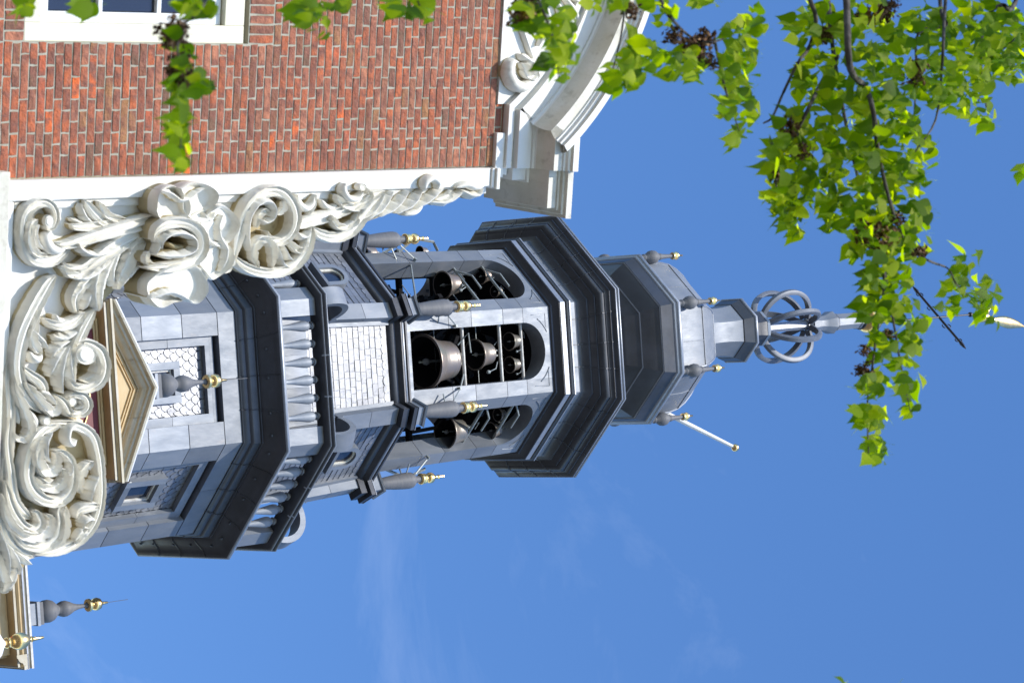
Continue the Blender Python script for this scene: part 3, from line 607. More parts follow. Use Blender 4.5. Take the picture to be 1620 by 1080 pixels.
# ================================================================ BELLS
def bell_mesh(r, m_='bronze'):
    pr = [(1.0, 0), (1.0, .03), (.965, .10), (.90, .22), (.80, .42), (.74, .62), (.70, .85), (.67, 1.05), (.65, 1.18), (.62, 1.25), (.55, 1.32), (.40, 1.37), (.18, 1.40), (.001, 1.41)]
    out = [(a*r, z*r) for a, z in pr]
    # raised inscription bands
    def band(z0, h, e): 
        res = []
        for a, z in out:
            res.append((a, z))
        return res
    prof = []
    for i, (a, z) in enumerate(out[:-1]):
        prof.append((a, z)); a2, z2 = out[i+1]
        for t in (.25, .5, .75):
            aa, zz_ = a+(a2-a)*t, z+(z2-z)*t
            prof.append((aa, zz_))
    prof.append(out[-1])
    q = []
    for a, z in prof:
        zr = z/r
        for zb in (.16, .30, .98, 1.06, 1.16):
            if abs(zr-zb) < .022: a += .013*r
        q.append((a, z))
    inner = [(r*.90, 0.0), (r*.84, .2*r), (r*.70, .6*r), (r*.60, 1.1*r), (r*.3, 1.28*r), (.001, 1.3*r)]
    b = MB(); b.lathe(q, n=32, caps=False); b.lathe(inner[::-1], n=32, caps=False)
    n = 32; v = []; b.lathe([(r*.90, 0), (r, 0)], n=32, caps=False)
    me = b.mesh('bell_body', [m_, 'interior_shade']); ni = (len(q)-1)*32
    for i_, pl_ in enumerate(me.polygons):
        if ni <= i_ < ni+5*32: pl_.material_index = 1  # inside of the bell near-black, its shade put into the colour
    me.polygons.foreach_set('use_smooth', [True]*len(me.polygons)); me.set_sharp_from_angle(angle=rad(60)); return me
def bell(u, v, a, d, r, label, cat='bell', rod=True, brk=None):
    p = tl(u, v, a, d); c, s = math.cos(TPHI), math.sin(TPHI)
    wx = TX+c*p[0]-s*p[1]; wy = TY+s*p[0]+c*p[1]
    t = empty('bell', (wx, wy, p[2]), TPHI+rad(a)); tag(t, label, cat, 'carillon bells hung in the belfry')
    link('bell_body', bell_mesh(r), t)
    b = MB(); b.tube([(0, 0, 1.25*r), (0, -.0, .1*r)], .05*r, 6); b.lathe([(.001, -.02*r), (.10*r, .02*r), (.13*r, .12*r), (.10*r, .22*r), (.001, .26*r)], n=10, caps=False); b.tube([(0, 0, .05*r), (0, .05*r, -.18*r)], .035*r, 6)
    b.build('clapper', 'iron_grey', t)
    b = MB()                                  # head straps and bolts
    for x in (-.16, .16):
        b.box(x*r-.05*r, x*r+.05*r, -.10*r, .10*r, 1.36*r, 1.78*r)
        b.box(x*r-.03*r, x*r+.03*r, -.15*r, .15*r, 1.50*r, 1.56*r); b.lathe([(.05*r, 1.78*r), (.05*r, 1.92*r)], c=(x*r, 0), n=6)
    b.box(-.30*r, .30*r, -.07*r, .07*r, 1.58*r, 1.68*r)
    b.build('yoke', 'iron_grey', t)
    b = MB()                                  # hammer lever and wires
    b.tube([(.55*r, -.35*r, 1.55*r), (.95*r, -.6*r, 1.15*r), (1.12*r, -.5*r, .65*r)], .035*r, 5); b.lathe([(.09*r, .5*r), (.12*r, .58*r), (.09*r, .72*r)], c=(1.12*r, -.5*r), n=8)
    b.tube([(-.5*r, -.2*r, 1.5*r), (-.9*r, -.35*r, 1.9*r), (-.2*r, -.2*r, 2.1*r)], .03*r, 5)
    b.build('hammer', 'iron_grey', t)
    return t
bell(572.5, 670, 0, 1.72, .545, 'largest bell, low in the front arch of the belfry')
bell(561, 751, 0, 1.72, .315, 'middle sized bell above the largest one in the front arch')
bell(540, 805, 0, 1.74, .185, 'small upper bell nearer the photo top in the front arch, paired with another')
bell(577, 806, 0, 1.74, .17, 'small upper bell of the pair nearer the photo bottom in the front arch')
bell(451, 700, -45, 1.70, .285, 'large bell with its mouth shadowed, in the left diagonal arch beside two small ones')
bell(437, 760, -45, 1.74, .17, 'small bell right above the large bell in the left diagonal arch, at its outer side')
bell(461, 782, -45, 1.74, .125, 'smallest bell in the left diagonal arch, just inside the pier by the front arch')
bell(683, 704, 45, 1.70, .34, 'large bell in the right diagonal arch, behind the pinnacle with the gold tip')
bell(681, 776, 45, 1.74, .175, 'small bell at the outer side of the right diagonal arch')
bell(656, 787, 45, 1.74, .14, 'small bell high in the right diagonal arch, on the side of the front arch')
bell(404, 570, 0, 0.0, .26, 'bell poking out of the far left arch beside a grey pinnacle')
bell(399, 664, 0, 0.3, .13, 'little bell seen against the sky in the far left arch')
bell(405, 628, 0, -0.1, .13, 'little bell half hidden behind the pinnacle in the far left arch')
# carrying bars across the front opening and struts on the side ones
tb = MB()
for (v_, d, r) in ((733, 1.83, .038), (792, 1.83, .036), (826, 1.83, .034)):
    z = tl(565, v_, 0, d)[2]
    b = MB(); b.tube([(-.6, -d, z), (.6, -d, z)], r, 8); b.build('bell_bar', 'rail_white', tower)
for a, j in ((-45, 7), (45, 1)):
    for (ua, va, ub, vb) in (((437, 735, 471, 745), (425, 768, 466, 792)) if j == 7 else ((655, 742, 700, 748), (645, 790, 690, 800))):
        pa, pb = tl(ua, va, a, 1.86), tl(ub, vb, a, 1.86); z = (pa[2]+pb[2])/2
        b = MB(); b.tube([FJ(j, -.6, 1.86, z), FJ(j, .6, 1.86, z)], .03, 6)
        b.tube([FJ(j, -.5, 1.86, z-.02), FJ(j, -.2, 1.99, z+.16), FJ(j, .15, 1.98, z+.16)], .022, 5); b.build('bell_bar', 'iron_grey', tower)
for (j, s) in ((7, 1), (7, -1), (1, 1), (1, -1), (0, 1), (0, -1), (6, 1), (2, 1), (6, -1)):   # bracket arms between pinnacles and piers
    b = MB(); z = 39.5
    b.tube([FJ(j, s*.60, 1.98, z), FJ(j, s*.60, 2.16, z+.02)], .03, 5); b.box(*(0, 0, 0, 0, 0, 0)) if False else None
    b.tube([FJ(j, s*.62, 2.14, z), FJ(j, s*.80, 2.34, z-.35)], .016, 4); b.build('pier_bracket', 'iron_grey', tower)
b = MB(); b.tube([FJ(7, -.58, 2.02, 39.45), FJ(7, .52, 2.16, 38.75)], .022, 6); b.build('stay_bar', 'iron_grey', tower)
for z in (38.72, 39.5, 40.6):                  # action wires
    b = MB(); b.tube([FJ(0, -.56, 1.5, z), FJ(0, .56, 1.45, z+.05)], .008, 4); b.tube([FJ(7, -.56, 1.5, z), FJ(7, .56, 1.45, z+.05)], .010, 4); b.build('action_wire', 'iron_grey', tower)
# swarf of levers seen at the far left opening
b = MB(); b.tube([FJ(6, .2, 2.0, 39.2), FJ(6, .35, 2.32, 39.9), FJ(6, .35, 2.30, 40.1)], .03, 5); b.tube([FJ(6, .3, 2.05, 39.7), FJ(6, .3, 2.36, 40.2), FJ(6, .1, 2.28, 40.9), FJ(6, .1, 2.1, 41.0)], .03, 5)
b.tube([FJ(2, -.3, 2.05, 38.9), FJ(2, -.3, 2.34, 39.6), FJ(2, -.3, 2.2, 40.1)], .032, 5); b.tube([FJ(2, .1, 2.05, 38.7), FJ(2, .1, 2.40, 39.2), FJ(2, .1, 2.3, 39.7)], .028, 5); b.build('hammer_levers', 'iron_grey', tower)
# ================================================================ CLOCK DORMERS (front and right)
def dormer(a_deg, name='clock_dormer'):
    """built facing -Y in its own frame, x across, rotated about the tower axis; part of the tower"""
    root = MB(); D = 4.0     # depth behind the face plane
    YF = -4.45
    # body
    b = MB(); b.box(-1.28, 1.28, YF+.0, YF+3.2, 27.0, 29.515); o = b.build(name, 'tan_paint', tower, rot=(0, 0, rad(a_deg)))
    def sub(bb, nm, m_, smooth=False, sharp=None):
        q = bb.build(nm, m_, o, smooth)
        if sharp: autosmooth(fixn(q), sharp)
        return q
    # horizontal cornice : swept profile along x with returns
    prof = [(0.0, 29.515), (.03, 29.52), (.05, 29.525), (.10, 29.53), (.17, 29.535), (.19, 29.545), (.19, 29.59), (.22, 29.60), (.245, 29.635), (.245, 29.66), (0.0, 29.68)]
    b = MB(); v = []
    hw = 1.24
    for (pr, z) in prof: v += [(-hw-pr, YF+3.0, z), (-hw-pr, YF-pr, z), (hw+pr, YF-pr, z), (hw+pr, YF+3.0, z)]
    f = []
    for i in range(len(prof)-1):
        for q in range(3): f.append((i*4+q, i*4+q+1, i*4+4+q+1, i*4+4+q))
    b.add(v, f); sub(b, 'cornice', 'tan_paint', False, 30)
    # lead strip on the cornice edge (pale)
    b = MB(); b.box(-hw-.21, hw+.21, YF-.212, YF-.19, 29.546, 29.592); b.box(-hw-.265, hw+.265, YF-.265, YF-.2, 29.64, 29.685)
    for s in (-1, 1): b.box(min(s*(hw+.19), s*(hw+.212)), max(s*(hw+.19), s*(hw+.212)), YF-.21, YF+3, 29.546, 29.592)
    sub(b, 'cornice_lip', 'cream_lead')
    # raking cornices
    ax, az = 0.0, 30.44; ex, ez = hw+.25, 29.72
    sl_ = math.atan2(az-ez, ex)
    rp = [(-.19, .0), (-.185, .05), (-.17, .06), (-.155, .10), (-.13, .13), (-.085, .15), (-.07, .19), (-.035, .20), (-.03, .23), (-.015, .26), (0.02, .27), (0.03, 0.0)]
    for s in (-1, 1):
        b = MB(); v = []
        for (h, pr) in rp:
            for (x, z) in ((0, az), (s*ex, ez)):
                v.append((x, YF-pr, z+h/math.cos(sl_)))
        f = [(i*2, i*2+1, i*2+3, i*2+2) for i in range(len(rp)-1)]
        b.add(v, f); b.add([v[i*2+1] for i in range(len(rp))], [tuple(range(len(rp)))])
        sub(b, 'raking_cornice', 'cream_lead', False, 30)
        for t in (.3, .78):        # lapped joints
            b = MB(); v = []
            for (h, pr) in rp[:-1]:
                for dt in (-.012, .012):
                    x = s*ex*(t+dt); z = az+(ez-az)*(t+dt); v.append((x, YF-pr-.008, z+h/math.cos(sl_)-.004))
            b.add(v, [(i*2, i*2+1, i*2+3, i*2+2) for i in range(len(rp)-2)]); sub(b, 'lead_joint', 'cream_lead', False, 30)
    # roof behind (lead)
    b = MB(); v = []
    for y in (YF-.26, YF+3.2): v += [(-ex, y, ez+.05), (0, y, az+.06), (ex, y, ez+.05), (ex, y, ez-.0), (0, y, az), (-ex, y, ez)]
    b.add(v, [(0, 1, 7, 6), (1, 2, 8, 7), (2, 3, 9, 8), (3, 4, 10, 9), (4, 5, 11, 10), (5, 0, 6, 11), (5, 4, 3, 2, 1, 0), (6, 7, 8, 9, 10, 11)]); sub(b, 'roof', 'bead_lead')
    # side eaves
    for s in (-1, 1):
        b = MB(); v = []
        for (pr, z) in [(0.0, 29.66), (.19, 29.67), (.23, 29.70), (.25, 29.75), (.265, 29.80), (.0, 29.82)]: v += [(s*(hw+pr), YF-.25, z), (s*(hw+pr), YF+3.1, z)]
        b.add(v, [(i*2, i*2+1, i*2+3, i*2+2) for i in range(5)]); sub(b, 'eaves_moulding', 'cream_lead', False, 40)
        b = MB(); b.box(min(s*(hw+.262), s*(hw+.275)), max(s*(hw+.262), s*(hw+.275)), YF-.26, YF+3.1, 29.785, 29.83); sub(b, 'eaves_lip', 'rail_white')
    # tympanum with nested bead
    b = MB(); b.add([(-1.3, YF-.02, 29.68), (1.3, YF-.02, 29.68), (0, YF-.02, 30.34)], [(0, 1, 2)]); sub(b, 'tympanum', 'tan_paint')
    b = MB()
    for k_, q in ((0.86, .04), (.76, .03)):
        zz0 = 29.69; top = zz0+.56*k_; wx = 1.16*k_
        b.tube([(-wx, YF-.03, zz0), (0, YF-.03, top), (wx, YF-.03, zz0)], q*.6, 5)
    sub(b, 'tympanum_bead', 'tan_paint')
    # red dial board in a frame
    b = MB(); b.box(-1.04, 1.04, YF-.012, YF+.05, 27.2, 29.45); sub(b, 'red_board', 'red_panel')
    b = MB()
    for (x0, x1, z0, z1, pr) in ((-1.16, 1.16, 29.43, 29.47, .03), (-1.20, 1.20, 29.471, 29.514, .05), (-1.16, -1.04, 27.2, 29.429, .03), (1.04, 1.16, 27.2, 29.429, .03), (-1.20, -1.161, 27.2, 29.47, .05), (1.161, 1.20, 27.2, 29.47, .05)):
        b.box(x0, x1, YF-pr, YF+.01, z0, z1)
    sub(b, 'board_frame', 'tan_paint')
    # gilded numerals on the dial
    cz_ = 28.3; R1, R2 = .66, .92; num = ['XII', 'I', 'II', 'III', 'IIII', 'V', 'VI', 'VII', 'VIII', 'IX', 'X', 'XI']
    for i, s_ in enumerate(num):
        a = rad(30*i); b = MB(); wd = {'I': .06, 'V': .12, 'X': .13}; tot = sum(wd[c] for c in s_)+.02*(len(s_)-1); x = -tot/2
        def P(lx, lr, y): return (lx*math.cos(a)+lr*math.sin(a), y, cz_-lx*math.sin(a)+lr*math.cos(a))
        def stroke(xa, ra, xb, rb, w_):
            L = math.hypot(xb-xa, rb-ra); nx, nr = -(rb-ra)/L*w_/2, (xb-xa)/L*w_/2
            q = [(xa+nx, ra+nr), (xa-nx, ra-nr), (xb-nx, rb-nr), (xb+nx, rb+nr)]
            b.add([P(*k, YF-.02) for k in q]+[P(*k, YF-.04) for k in q], [(0, 1, 2, 3), (7, 6, 5, 4), (0, 4, 5, 1), (1, 5, 6, 2), (2, 6, 7, 3), (3, 7, 4, 0)])
        for c in s_:
            w_ = wd[c]
            if c == 'I': stroke(x+w_/2, R1, x+w_/2, R2, .045)
            elif c == 'V': stroke(x+.02, R2, x+w_/2, R1, .04); stroke(x+w_-.02, R2, x+w_/2, R1, .02)
            else: stroke(x+.02, R2, x+w_-.02, R1, .04); stroke(x+w_-.02, R2, x+.02, R1, .02)
            x += w_+.02
        q = sub(b, 'numeral', 'gilding'); q['label'] = 'gold roman numeral '+s_
    b = MB(); b.tube([(.98*math.cos(t), YF-.03, cz_+.98*math.sin(t)) for t in np.linspace(0.5, 2.64, 24)], .012, 4); sub(b, 'dial_ring', 'gilding')
    # finial on the ridge
    b = MB(); b.box(-.19, .19, YF+.31, YF+.69, 30.3, 30.84); b.box(-.215, .215, YF+.285, YF+.715, 30.841, 30.90); fo = b.build('ridge_finial', 'lead', tower, rot=(0, 0, rad(a_deg)))
    b = MB(); b.box(-.20, .20, YF+.30, YF+.70, 30.902, 30.98); b.build('finial_plinth', 'finial_grey', fo)
    pr = [(.15, 30.98), (.17, 31.0), (.24, 31.05), (.275, 31.13), (.28, 31.20), (.25, 31.28), (.17, 31.36), (.13, 31.39), (.125, 31.41), (.165, 31.45), (.195, 31.52), (.195, 31.58), (.16, 31.66), (.10, 31.75), (.065, 31.85), (.05, 31.97), (.05, 32.04), (.07, 32.05)]
    me = lathe_mesh('finial_body', [(a_*.74, z_) for a_, z_ in pr], 'finial_grey', 24); link('finial_body', me, fo, loc=(0, YF+.5, 0))
    gp_ = [(.06, 32.05), (.115, 32.06), (.12, 32.10), (.08, 32.13), (.075, 32.16), (.11, 32.20), (.12, 32.26), (.10, 32.32), (.05, 32.36), (.03, 32.40), (.02, 32.5), (.0, 32.52)]
    link('gilded_tip', lathe_mesh('gilded_tip', gp_, 'gilding', 18), fo, loc=(0, YF+.5, 0))
    b = MB(); b.tube([(0, YF+.5, 32.5), (0, YF+.5, 32.95)], .006, 4); b.build('lightning_rod', 'black_iron', fo)
    return o
d0 = dormer(0); d0['label'] = 'tan pedimented clock dormer on the front side'
d1 = dormer(90); d1['label'] = 'tan pedimented dormer on the far right side'
# square lower tower stage under the dormers
b = MB(); b.box(-3.0, 3.0, -3.0, 3.0, 10.0, 28.6); b.build('base_stage', 'brick', tower)
octa('skirt_roof', [(3.9, 28.6), (3.3, 29.2), (3.12, 29.6)], 'lead')
b = MB(); b.box(-3.3, 3.3, -3.3, 3.3, 0.0, 9.998); b.build('base_stage', 'brick', tower)
# ================================================================ BRICK NECK GABLE WITH CARVED WING
PSI = rad(11.9)
_d = ray(270, 400); GO = CAM+_d*12.5/_d[1]; GO[2] = 0
GN = np.array([math.sin(PSI), -math.cos(PSI), 0]); GH = np.array([math.cos(PSI), math.sin(PSI), 0])
def gp(x, y, d=0.0):
    """gable-local (along wall, height) of photo pixel x (to the right), y (down) on the plane d metres in front of the wall"""
    r = ray(y, x); t = ((GO+GN*d-CAM)@GN)/(r@GN); P = CAM+r*t-GO; return float(P@GH), float(P[2])
house = empty('gabled_house', tuple(GO), PSI)
tag(house, 'red brick neck gable with a white window and a carved white scroll wing', 'house')
SE = 0.012                                                   # right edge of the brickwork
ZT = gp(797, 268)[1]; ZB = 9.2
WX0, WX1, WZ0, WZ1 = -2.517, -0.683, gp(39, 68)[1], gp(393, 68)[1]
SL = -3.21
def bx(b, s0, s1, d0, d1, z0, z1): return b.box(s0, s1, -d1, -d0, z0, z1)   # d = metres in front of the wall face
b = MB()
for (a0, a1, c0, c1) in ((WX1, SE-.002, ZB, ZT+.5), (SL, WX0, ZB, ZT+.5), (WX0, WX1, ZB, WZ0), (WX0, WX1, WZ1, ZT+.5)): bx(b, a0, a1, -.30, -.0034, c0, c1)
b.build('mortar', 'mortar', house)
b = MB(); bx(b, -3.4, .9, -8, -.32, 0, 9.15)
b.build('house_body', 'mortar', house)
rb = random.Random(21)
def brick_mesh(w_, h_, sd_):
    r = random.Random(sd_); nx = 4 if w_ > h_ and w_ > .13 else 3; nz = 3 if w_ >= h_ else 4
    if h_ > w_: nx, nz = 3, 4
    fr = []; 
    for i in range(nz):
        for k in range(nx):
            x = -w_/2+w_*k/(nx-1); z = -h_/2+h_*i/(nz-1); e = (k in (0, nx-1)) or (i in (0, nz-1))
            fr.append((x+r.uniform(-.0025, .0025), -(r.uniform(-.0008, .001) if e else r.uniform(-.0005, .003)), z+r.uniform(-.0022, .0022)))
    f = [(i*nx+k, i*nx+k+1, (i+1)*nx+k+1, (i+1)*nx+k) for i in range(nz-1) for k in range(nx-1)]
    bd = [k for k in range(nx)]+[i*nx+nx-1 for i in range(1, nz)]+[(nz-1)*nx+k for k in range(nx-2, -1, -1)]+[i*nx for i in range(nz-2, 0, -1)]
    n = len(fr); fr += [(fr[i][0]*1.0, .035, fr[i][2]) for i in bd]
    for q in range(len(bd)): f.append((bd[(q+1) % len(bd)], bd[q], n+q, n+(q+1) % len(bd)))
    return mesh('brick', fr, f, 'brick')
PZ, HWD = 0.0523, 0.1148
J = .0098
WID = {'h': HWD, 's': 2*HWD, 'q': 1.5*HWD, 'c': .5*HWD}
BM_ = {k: [brick_mesh(w_-J, PZ-J, i*13+ord(k)) for i in range(7)] for k, w_ in WID.items()}
SOH = gp(38, 60)[1]-gp(11, 60)[1]
slots = []
zc = gp(20, 71)[1]; k0 = int((zc-ZB)/PZ); zrow = zc-k0*PZ; row = -k0
def snap(z): return zrow+round((z-zrow)/PZ)*PZ
zs1a, zs1b = snap(gp(9, 60)[1]), WZ0-.002                      # soldier course under the window
zs2a, zs2b = WZ1+.002, snap(gp(430, 60)[1])
while zrow < ZT-.01:
    top = min(zrow+PZ, ZT); x = SE
    seq = []
    if row % 2 == 0: seq = ['h']*40
    else: seq = ['q']+(['h'] if (row//2) % 2 else [])+sum([['h', 'h'] if rb.random() < .16 else ['s'] for _ in range(20)], [])
    zm = zrow+PZ/2
    for k in seq:
        w_ = WID[k]; xa = x-w_
        if xa < SL: break
        xm = x-w_/2; ok = True
        if zs1a < zm < zs2b and xa < WX1 and x > WX0:
            ok = False
            if x > WX1+.035: slots.append((zm, (x+WX1)/2, x-WX1))
        if ok: slots.append((zm, xm, k))
        x = xa
    zrow += PZ; row += 1
objs = []
for (zm, xm, k) in slots:
    if isinstance(k, float): me = brick_mesh(k-J, PZ-J, int(zm*1000))
    else: me = rb.choice(BM_[k])
    objs.append((zm, xm, me))
BV = {za: [brick_mesh(PZ-J, zb-za-.012, 900+i) for i in range(5)] for za, zb in ((zs1a, zs1b), (zs2a, zs2b))}
x = WX1-PZ/2
while x > WX0:
    for (za, zb) in ((zs1a, zs1b), (zs2a, zs2b)): objs.append(((za+zb)/2, x, rb.choice(BV[za])))
    x -= PZ
vis = [o for o in objs if o[1] > -1.02]; vis.sort(key=lambda o: (o[0] < 9.86, o[0]))
far = [o for o in objs if o[1] <= -1.02]+vis[300:]
for (zm, xm, me) in vis[:300]:
    link('brick', me, house, loc=(xm, rb.uniform(-.001, .0012), zm), rot=(rb.uniform(-.006, .006), rb.uniform(-.008, .008), rb.uniform(-.006, .006)))
b = MB()
for (zm, xm, me) in far:
    y = rb.uniform(-.001, .0012); b.add([(p.co.x+xm, p.co.y+y, p.co.z+zm) for p in me.vertices], [tuple(q.vertices) for q in me.polygons])
b.build('bricks', 'brick', house, stuff=True)
# ---- window
def frame_rect(b, x0, x1, z0, z1, t, d0, d1, tb=None, ttop=None):
    tb = t if tb is None else tb; ttop = t if ttop is None else ttop
    bx(b, x0, x0+t, d0, d1, z0, z1); bx(b, x1-t, x1, d0, d1, z0, z1); bx(b, x0+t+.0005, x1-t-.0005, d0, d1-.0004, z0, z0+tb); bx(b, x0+t+.0005, x1-t-.0005, d0, d1-.0004, z1-ttop, z1)
def bev(o, w_=.004, seg=2):
    m__ = o.modifiers.new('bevel', 'BEVEL'); m__.width = w_; m__.segments = seg; m__.limit_method = 'ANGLE'; m__.angle_limit = rad(40); return o
wf = MB(); frame_rect(wf, WX0, WX1, WZ0, WZ1-.03, .095, -.14, -.006, .10, .13); wo = bev(wf.build('window', 'frame_paint', house))
b = MB(); frame_rect(b, WX0+.096, WX1-.096, WZ0+.101, WZ1-.165, .055, -.12, -.040, .06, .06); 
sx0, sx1, sz0, sz1 = WX0+.15, WX1-.15, WZ0+.16, WZ1-.225
bev(b.build('sash', 'sash_paint', wo), .003)
zmt = [gp(158, 10, -.06)[1], gp(251, 10, -.06)[1]]
for z in zmt:
    b = MB(); bx(b, sx0, sx1, -.10, -.055, z-.014, z+.014); bev(b.build('glazing_bar', 'sash_paint', wo), .003)
for i in (1, 2, 3):
    x = sx0+(sx1-sx0)*i/4; b = MB(); bx(b, x-.013, x+.013, -.10, -.057, sz0, sz1); bev(b.build('glazing_bar', 'sash_paint', wo), .003)
xs = [sx0]+[sx0+(sx1-sx0)*i/4 for i in (1, 2, 3)]+[sx1]; zsn = [sz0]+zmt+[sz1]
for i in range(4):
    for k in range(3):
        b = MB(); bx(b, xs[i]+.005, xs[i+1]-.005, -.085, -.08, zsn[k]+.005, zsn[k+1]-.005); o = b.build('glass_pane', 'glass', wo, rot=None)
b = MB(); bx(b, WX0+.1, WX1-.1, -.29, -.28, WZ0, WZ1); b.build('dark_room', 'interior_shade', wo)
# ---- right-hand white border strip and panel mouldings
wing = MB()
sA, sB = gp(30, 283)[0], gp(400, 304, .05)[0]
zA = gp(15, 290, .05)[1]; zE = gp(776, 285, .05)[1]
b = MB(); bx(b, SE+.002, SE+.108, -.25, .05, zA, zE); 
o = bev(b.build('border_strip', 'white_paint', house), .006)
for k_, (dz0, dz1, e) in enumerate(((0.001, .022, .012), (.023, .05, .03))):
    b = MB(); bx(b, SE+.002, SE+.108+e*.5, -.25, .05+e, zE+dz0, zE+dz1); bev(b.build('strip_capping', 'white_paint', house), .004)
b = MB(); bx(b, SE+.109, SE+.155, -.2, .022, zA+.05, zE); bev(b.build('border_strip', 'white_paint', house), .008)
b = MB(); bx(b, SE+.1095, 2.6, -.2, .048, gp(13, 300, .05)[1], gp(24, 300, .05)[1]); bev(b.build('panel_rail', 'white_paint', house), .008)
b = MB(); bx(b, -.045+SE, 2.6, -.25, .07, zA-.5, gp(13, 300, .05)[1]-.002); bev(b.build('ledge', 'aged_stone', house), .006)
# ---- carved wing : backing slab traced on the wall plane
OUT = [(12, 283), (770, 266), (770, 290), (724, 300), (690, 314), (655, 325), (610, 340), (575, 352), (545, 368), (505, 366), (482, 400), (455, 422), (428, 428), (400, 422), (375, 408), (352, 415), (335, 436), (318, 450), (310, 472), (280, 478), (235, 474), (225, 445), (205, 440), (186, 452), (160, 480), (140, 497), (120, 530), (112, 560), (128, 560), (150, 558), (160, 580), (150, 605), (135, 616), (134, 640), (118, 656), (124, 670), (144, 690), (155, 740), (157, 790), (148, 825), (125, 852), (95, 872), (52, 876), (30, 905), (12, 925), (-10, 935), (-120, 950), (-120, 300)]
P2 = [gp(x, y, 0.0) for x, y in OUT]
b = MB(); b.prism(P2, lambda a, c, d: (a, -d, c), -.14, 0.0); wo2 = fixn(b.build('carved_wing', 'ochre_stain_shade', house))
# white painted field of the panel between the carvings
FLD = [(24, 318), (255, 312), (430, 306), (560, 304), (700, 298), (700, 303), (560, 322), (420, 330), (360, 340), (250, 350), (210, 372), (120, 445), (95, 500), (70, 560), (48, 600), (20, 640), (3, 690), (-40, 800), (-100, 800), (-100, 320)]
b = MB(); b.prism([gp(x, y, 0.0) for x, y in FLD], lambda a, c, d: (a, -d, c), .001, .004); fixn(b.build('panel_field', 'white_paint', wo2))
KP = {'round': lambda t: math.sqrt(max(0, 1-(t*.93)**2)),
      'flute': lambda t: (.60+.36*math.exp(-((abs(t)-.80)/.15)**2)+.24*math.exp(-((t+.12)/.20)**2))*(1 if abs(t) < .9 else 1-(abs(t)-.9)*5),
      'hollow': lambda t: .50+.50*min(1, abs(t)/.78)**2.2-max(0, abs(t)-.86)*2.2,
      'ridge': lambda t: 1-.72*abs(t)**1.3}
def ribbon(pts, h=.05, base=.01, kind='flute', rim=0.0, taper=(.35, .25), prnt=None, name='acanthus_leaf', n=9, lift=None, scal=None, tilt=0.0, m_=('carved_white', 'ochre_stain_shade')):
    """carved band: pts = photo (x, y, half width); swept on the wall plane with a moulded cross-section"""
    C = crom([p[:3] for p in pts], n); N = len(C); K = KP[kind]
    T = [-1, -1, -.97, -.90, -.76, -.62, -.5, -.36, -.2, -.05, .08, .22, .38, .52, .64, .78, .90, .97, 1, 1]
    dmid = base+h*.6; v = []
    plen = float(sum(np.hypot(*(C[i+1][:2]-C[i][:2])) for i in range(N-1)))
    if scal is None: scal = {'ridge': .34, 'hollow': .22}.get(kind, .07 if plen > 60 else 0)
    nl = max(2, round(plen/15)); ph = (pts[0][0]*7+pts[0][1]*3) % 1.0
    for i in range(N):
        tg = C[min(i+1, N-1)][:2]-C[max(i-1, 0)][:2]; L = np.hypot(*tg) or 1; nx, ny = -tg[1]/L, tg[0]/L
        s = i/(N-1); w_ = C[i][2]
        if s < .12: w_ *= taper[0]+(1-taper[0])*math.sin(s/.12*math.pi/2)
        if s > .84: w_ *= taper[1]+(1-taper[1])*math.cos((s-.84)/.16*math.pi/2)
        hh = h*(1 if lift is None else lift[0]+(lift[1]-lift[0])*s)
        hh *= .75+.25*math.sin(math.pi*min(1, max(0, s*1.05)))
        lf = (s*nl+ph) % 1.0; lf2 = (s*nl+ph+.45) % 1.0      # scalloped leaf edges with a crease running in from each notch
        sc = [1-scal*(1-lf**.7)*1.25+scal*.4, 1-scal*(1-lf2**.7)*1.25+scal*.4]
        for q, t in enumerate(T):
            e_ = (sc[0] if t < 0 else sc[1])**min(1, abs(t)*1.5); w_t = w_*e_
            a, c = gp(C[i][0]+nx*w_t*t, C[i][1]+ny*w_t*t, dmid)
            if q in (0, len(T)-1): d = -.01
            elif q in (1, len(T)-2): d = base+hh*.45*K(t)
            else: d = base+hh*(K(t)+tilt*t-scal*.9*abs(t)*max(0, 1-(lf if t < 0 else lf2)*4))
            v.append((a, -d, c))
    m = len(T); f = [(i*m+q, i*m+q+1, i*m+m+q+1, i*m+m+q) for i in range(N-1) for q in range(m-1)]
    f += [tuple(range(m-1, -1, -1)), tuple((N-1)*m+q for q in range(m))]
    me = mesh(name, v, f, list(m_), True)
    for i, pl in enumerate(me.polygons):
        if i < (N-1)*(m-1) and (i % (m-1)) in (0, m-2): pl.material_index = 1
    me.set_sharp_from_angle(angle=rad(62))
    o = link(name, me, prnt or wo2); fixn(o); return o
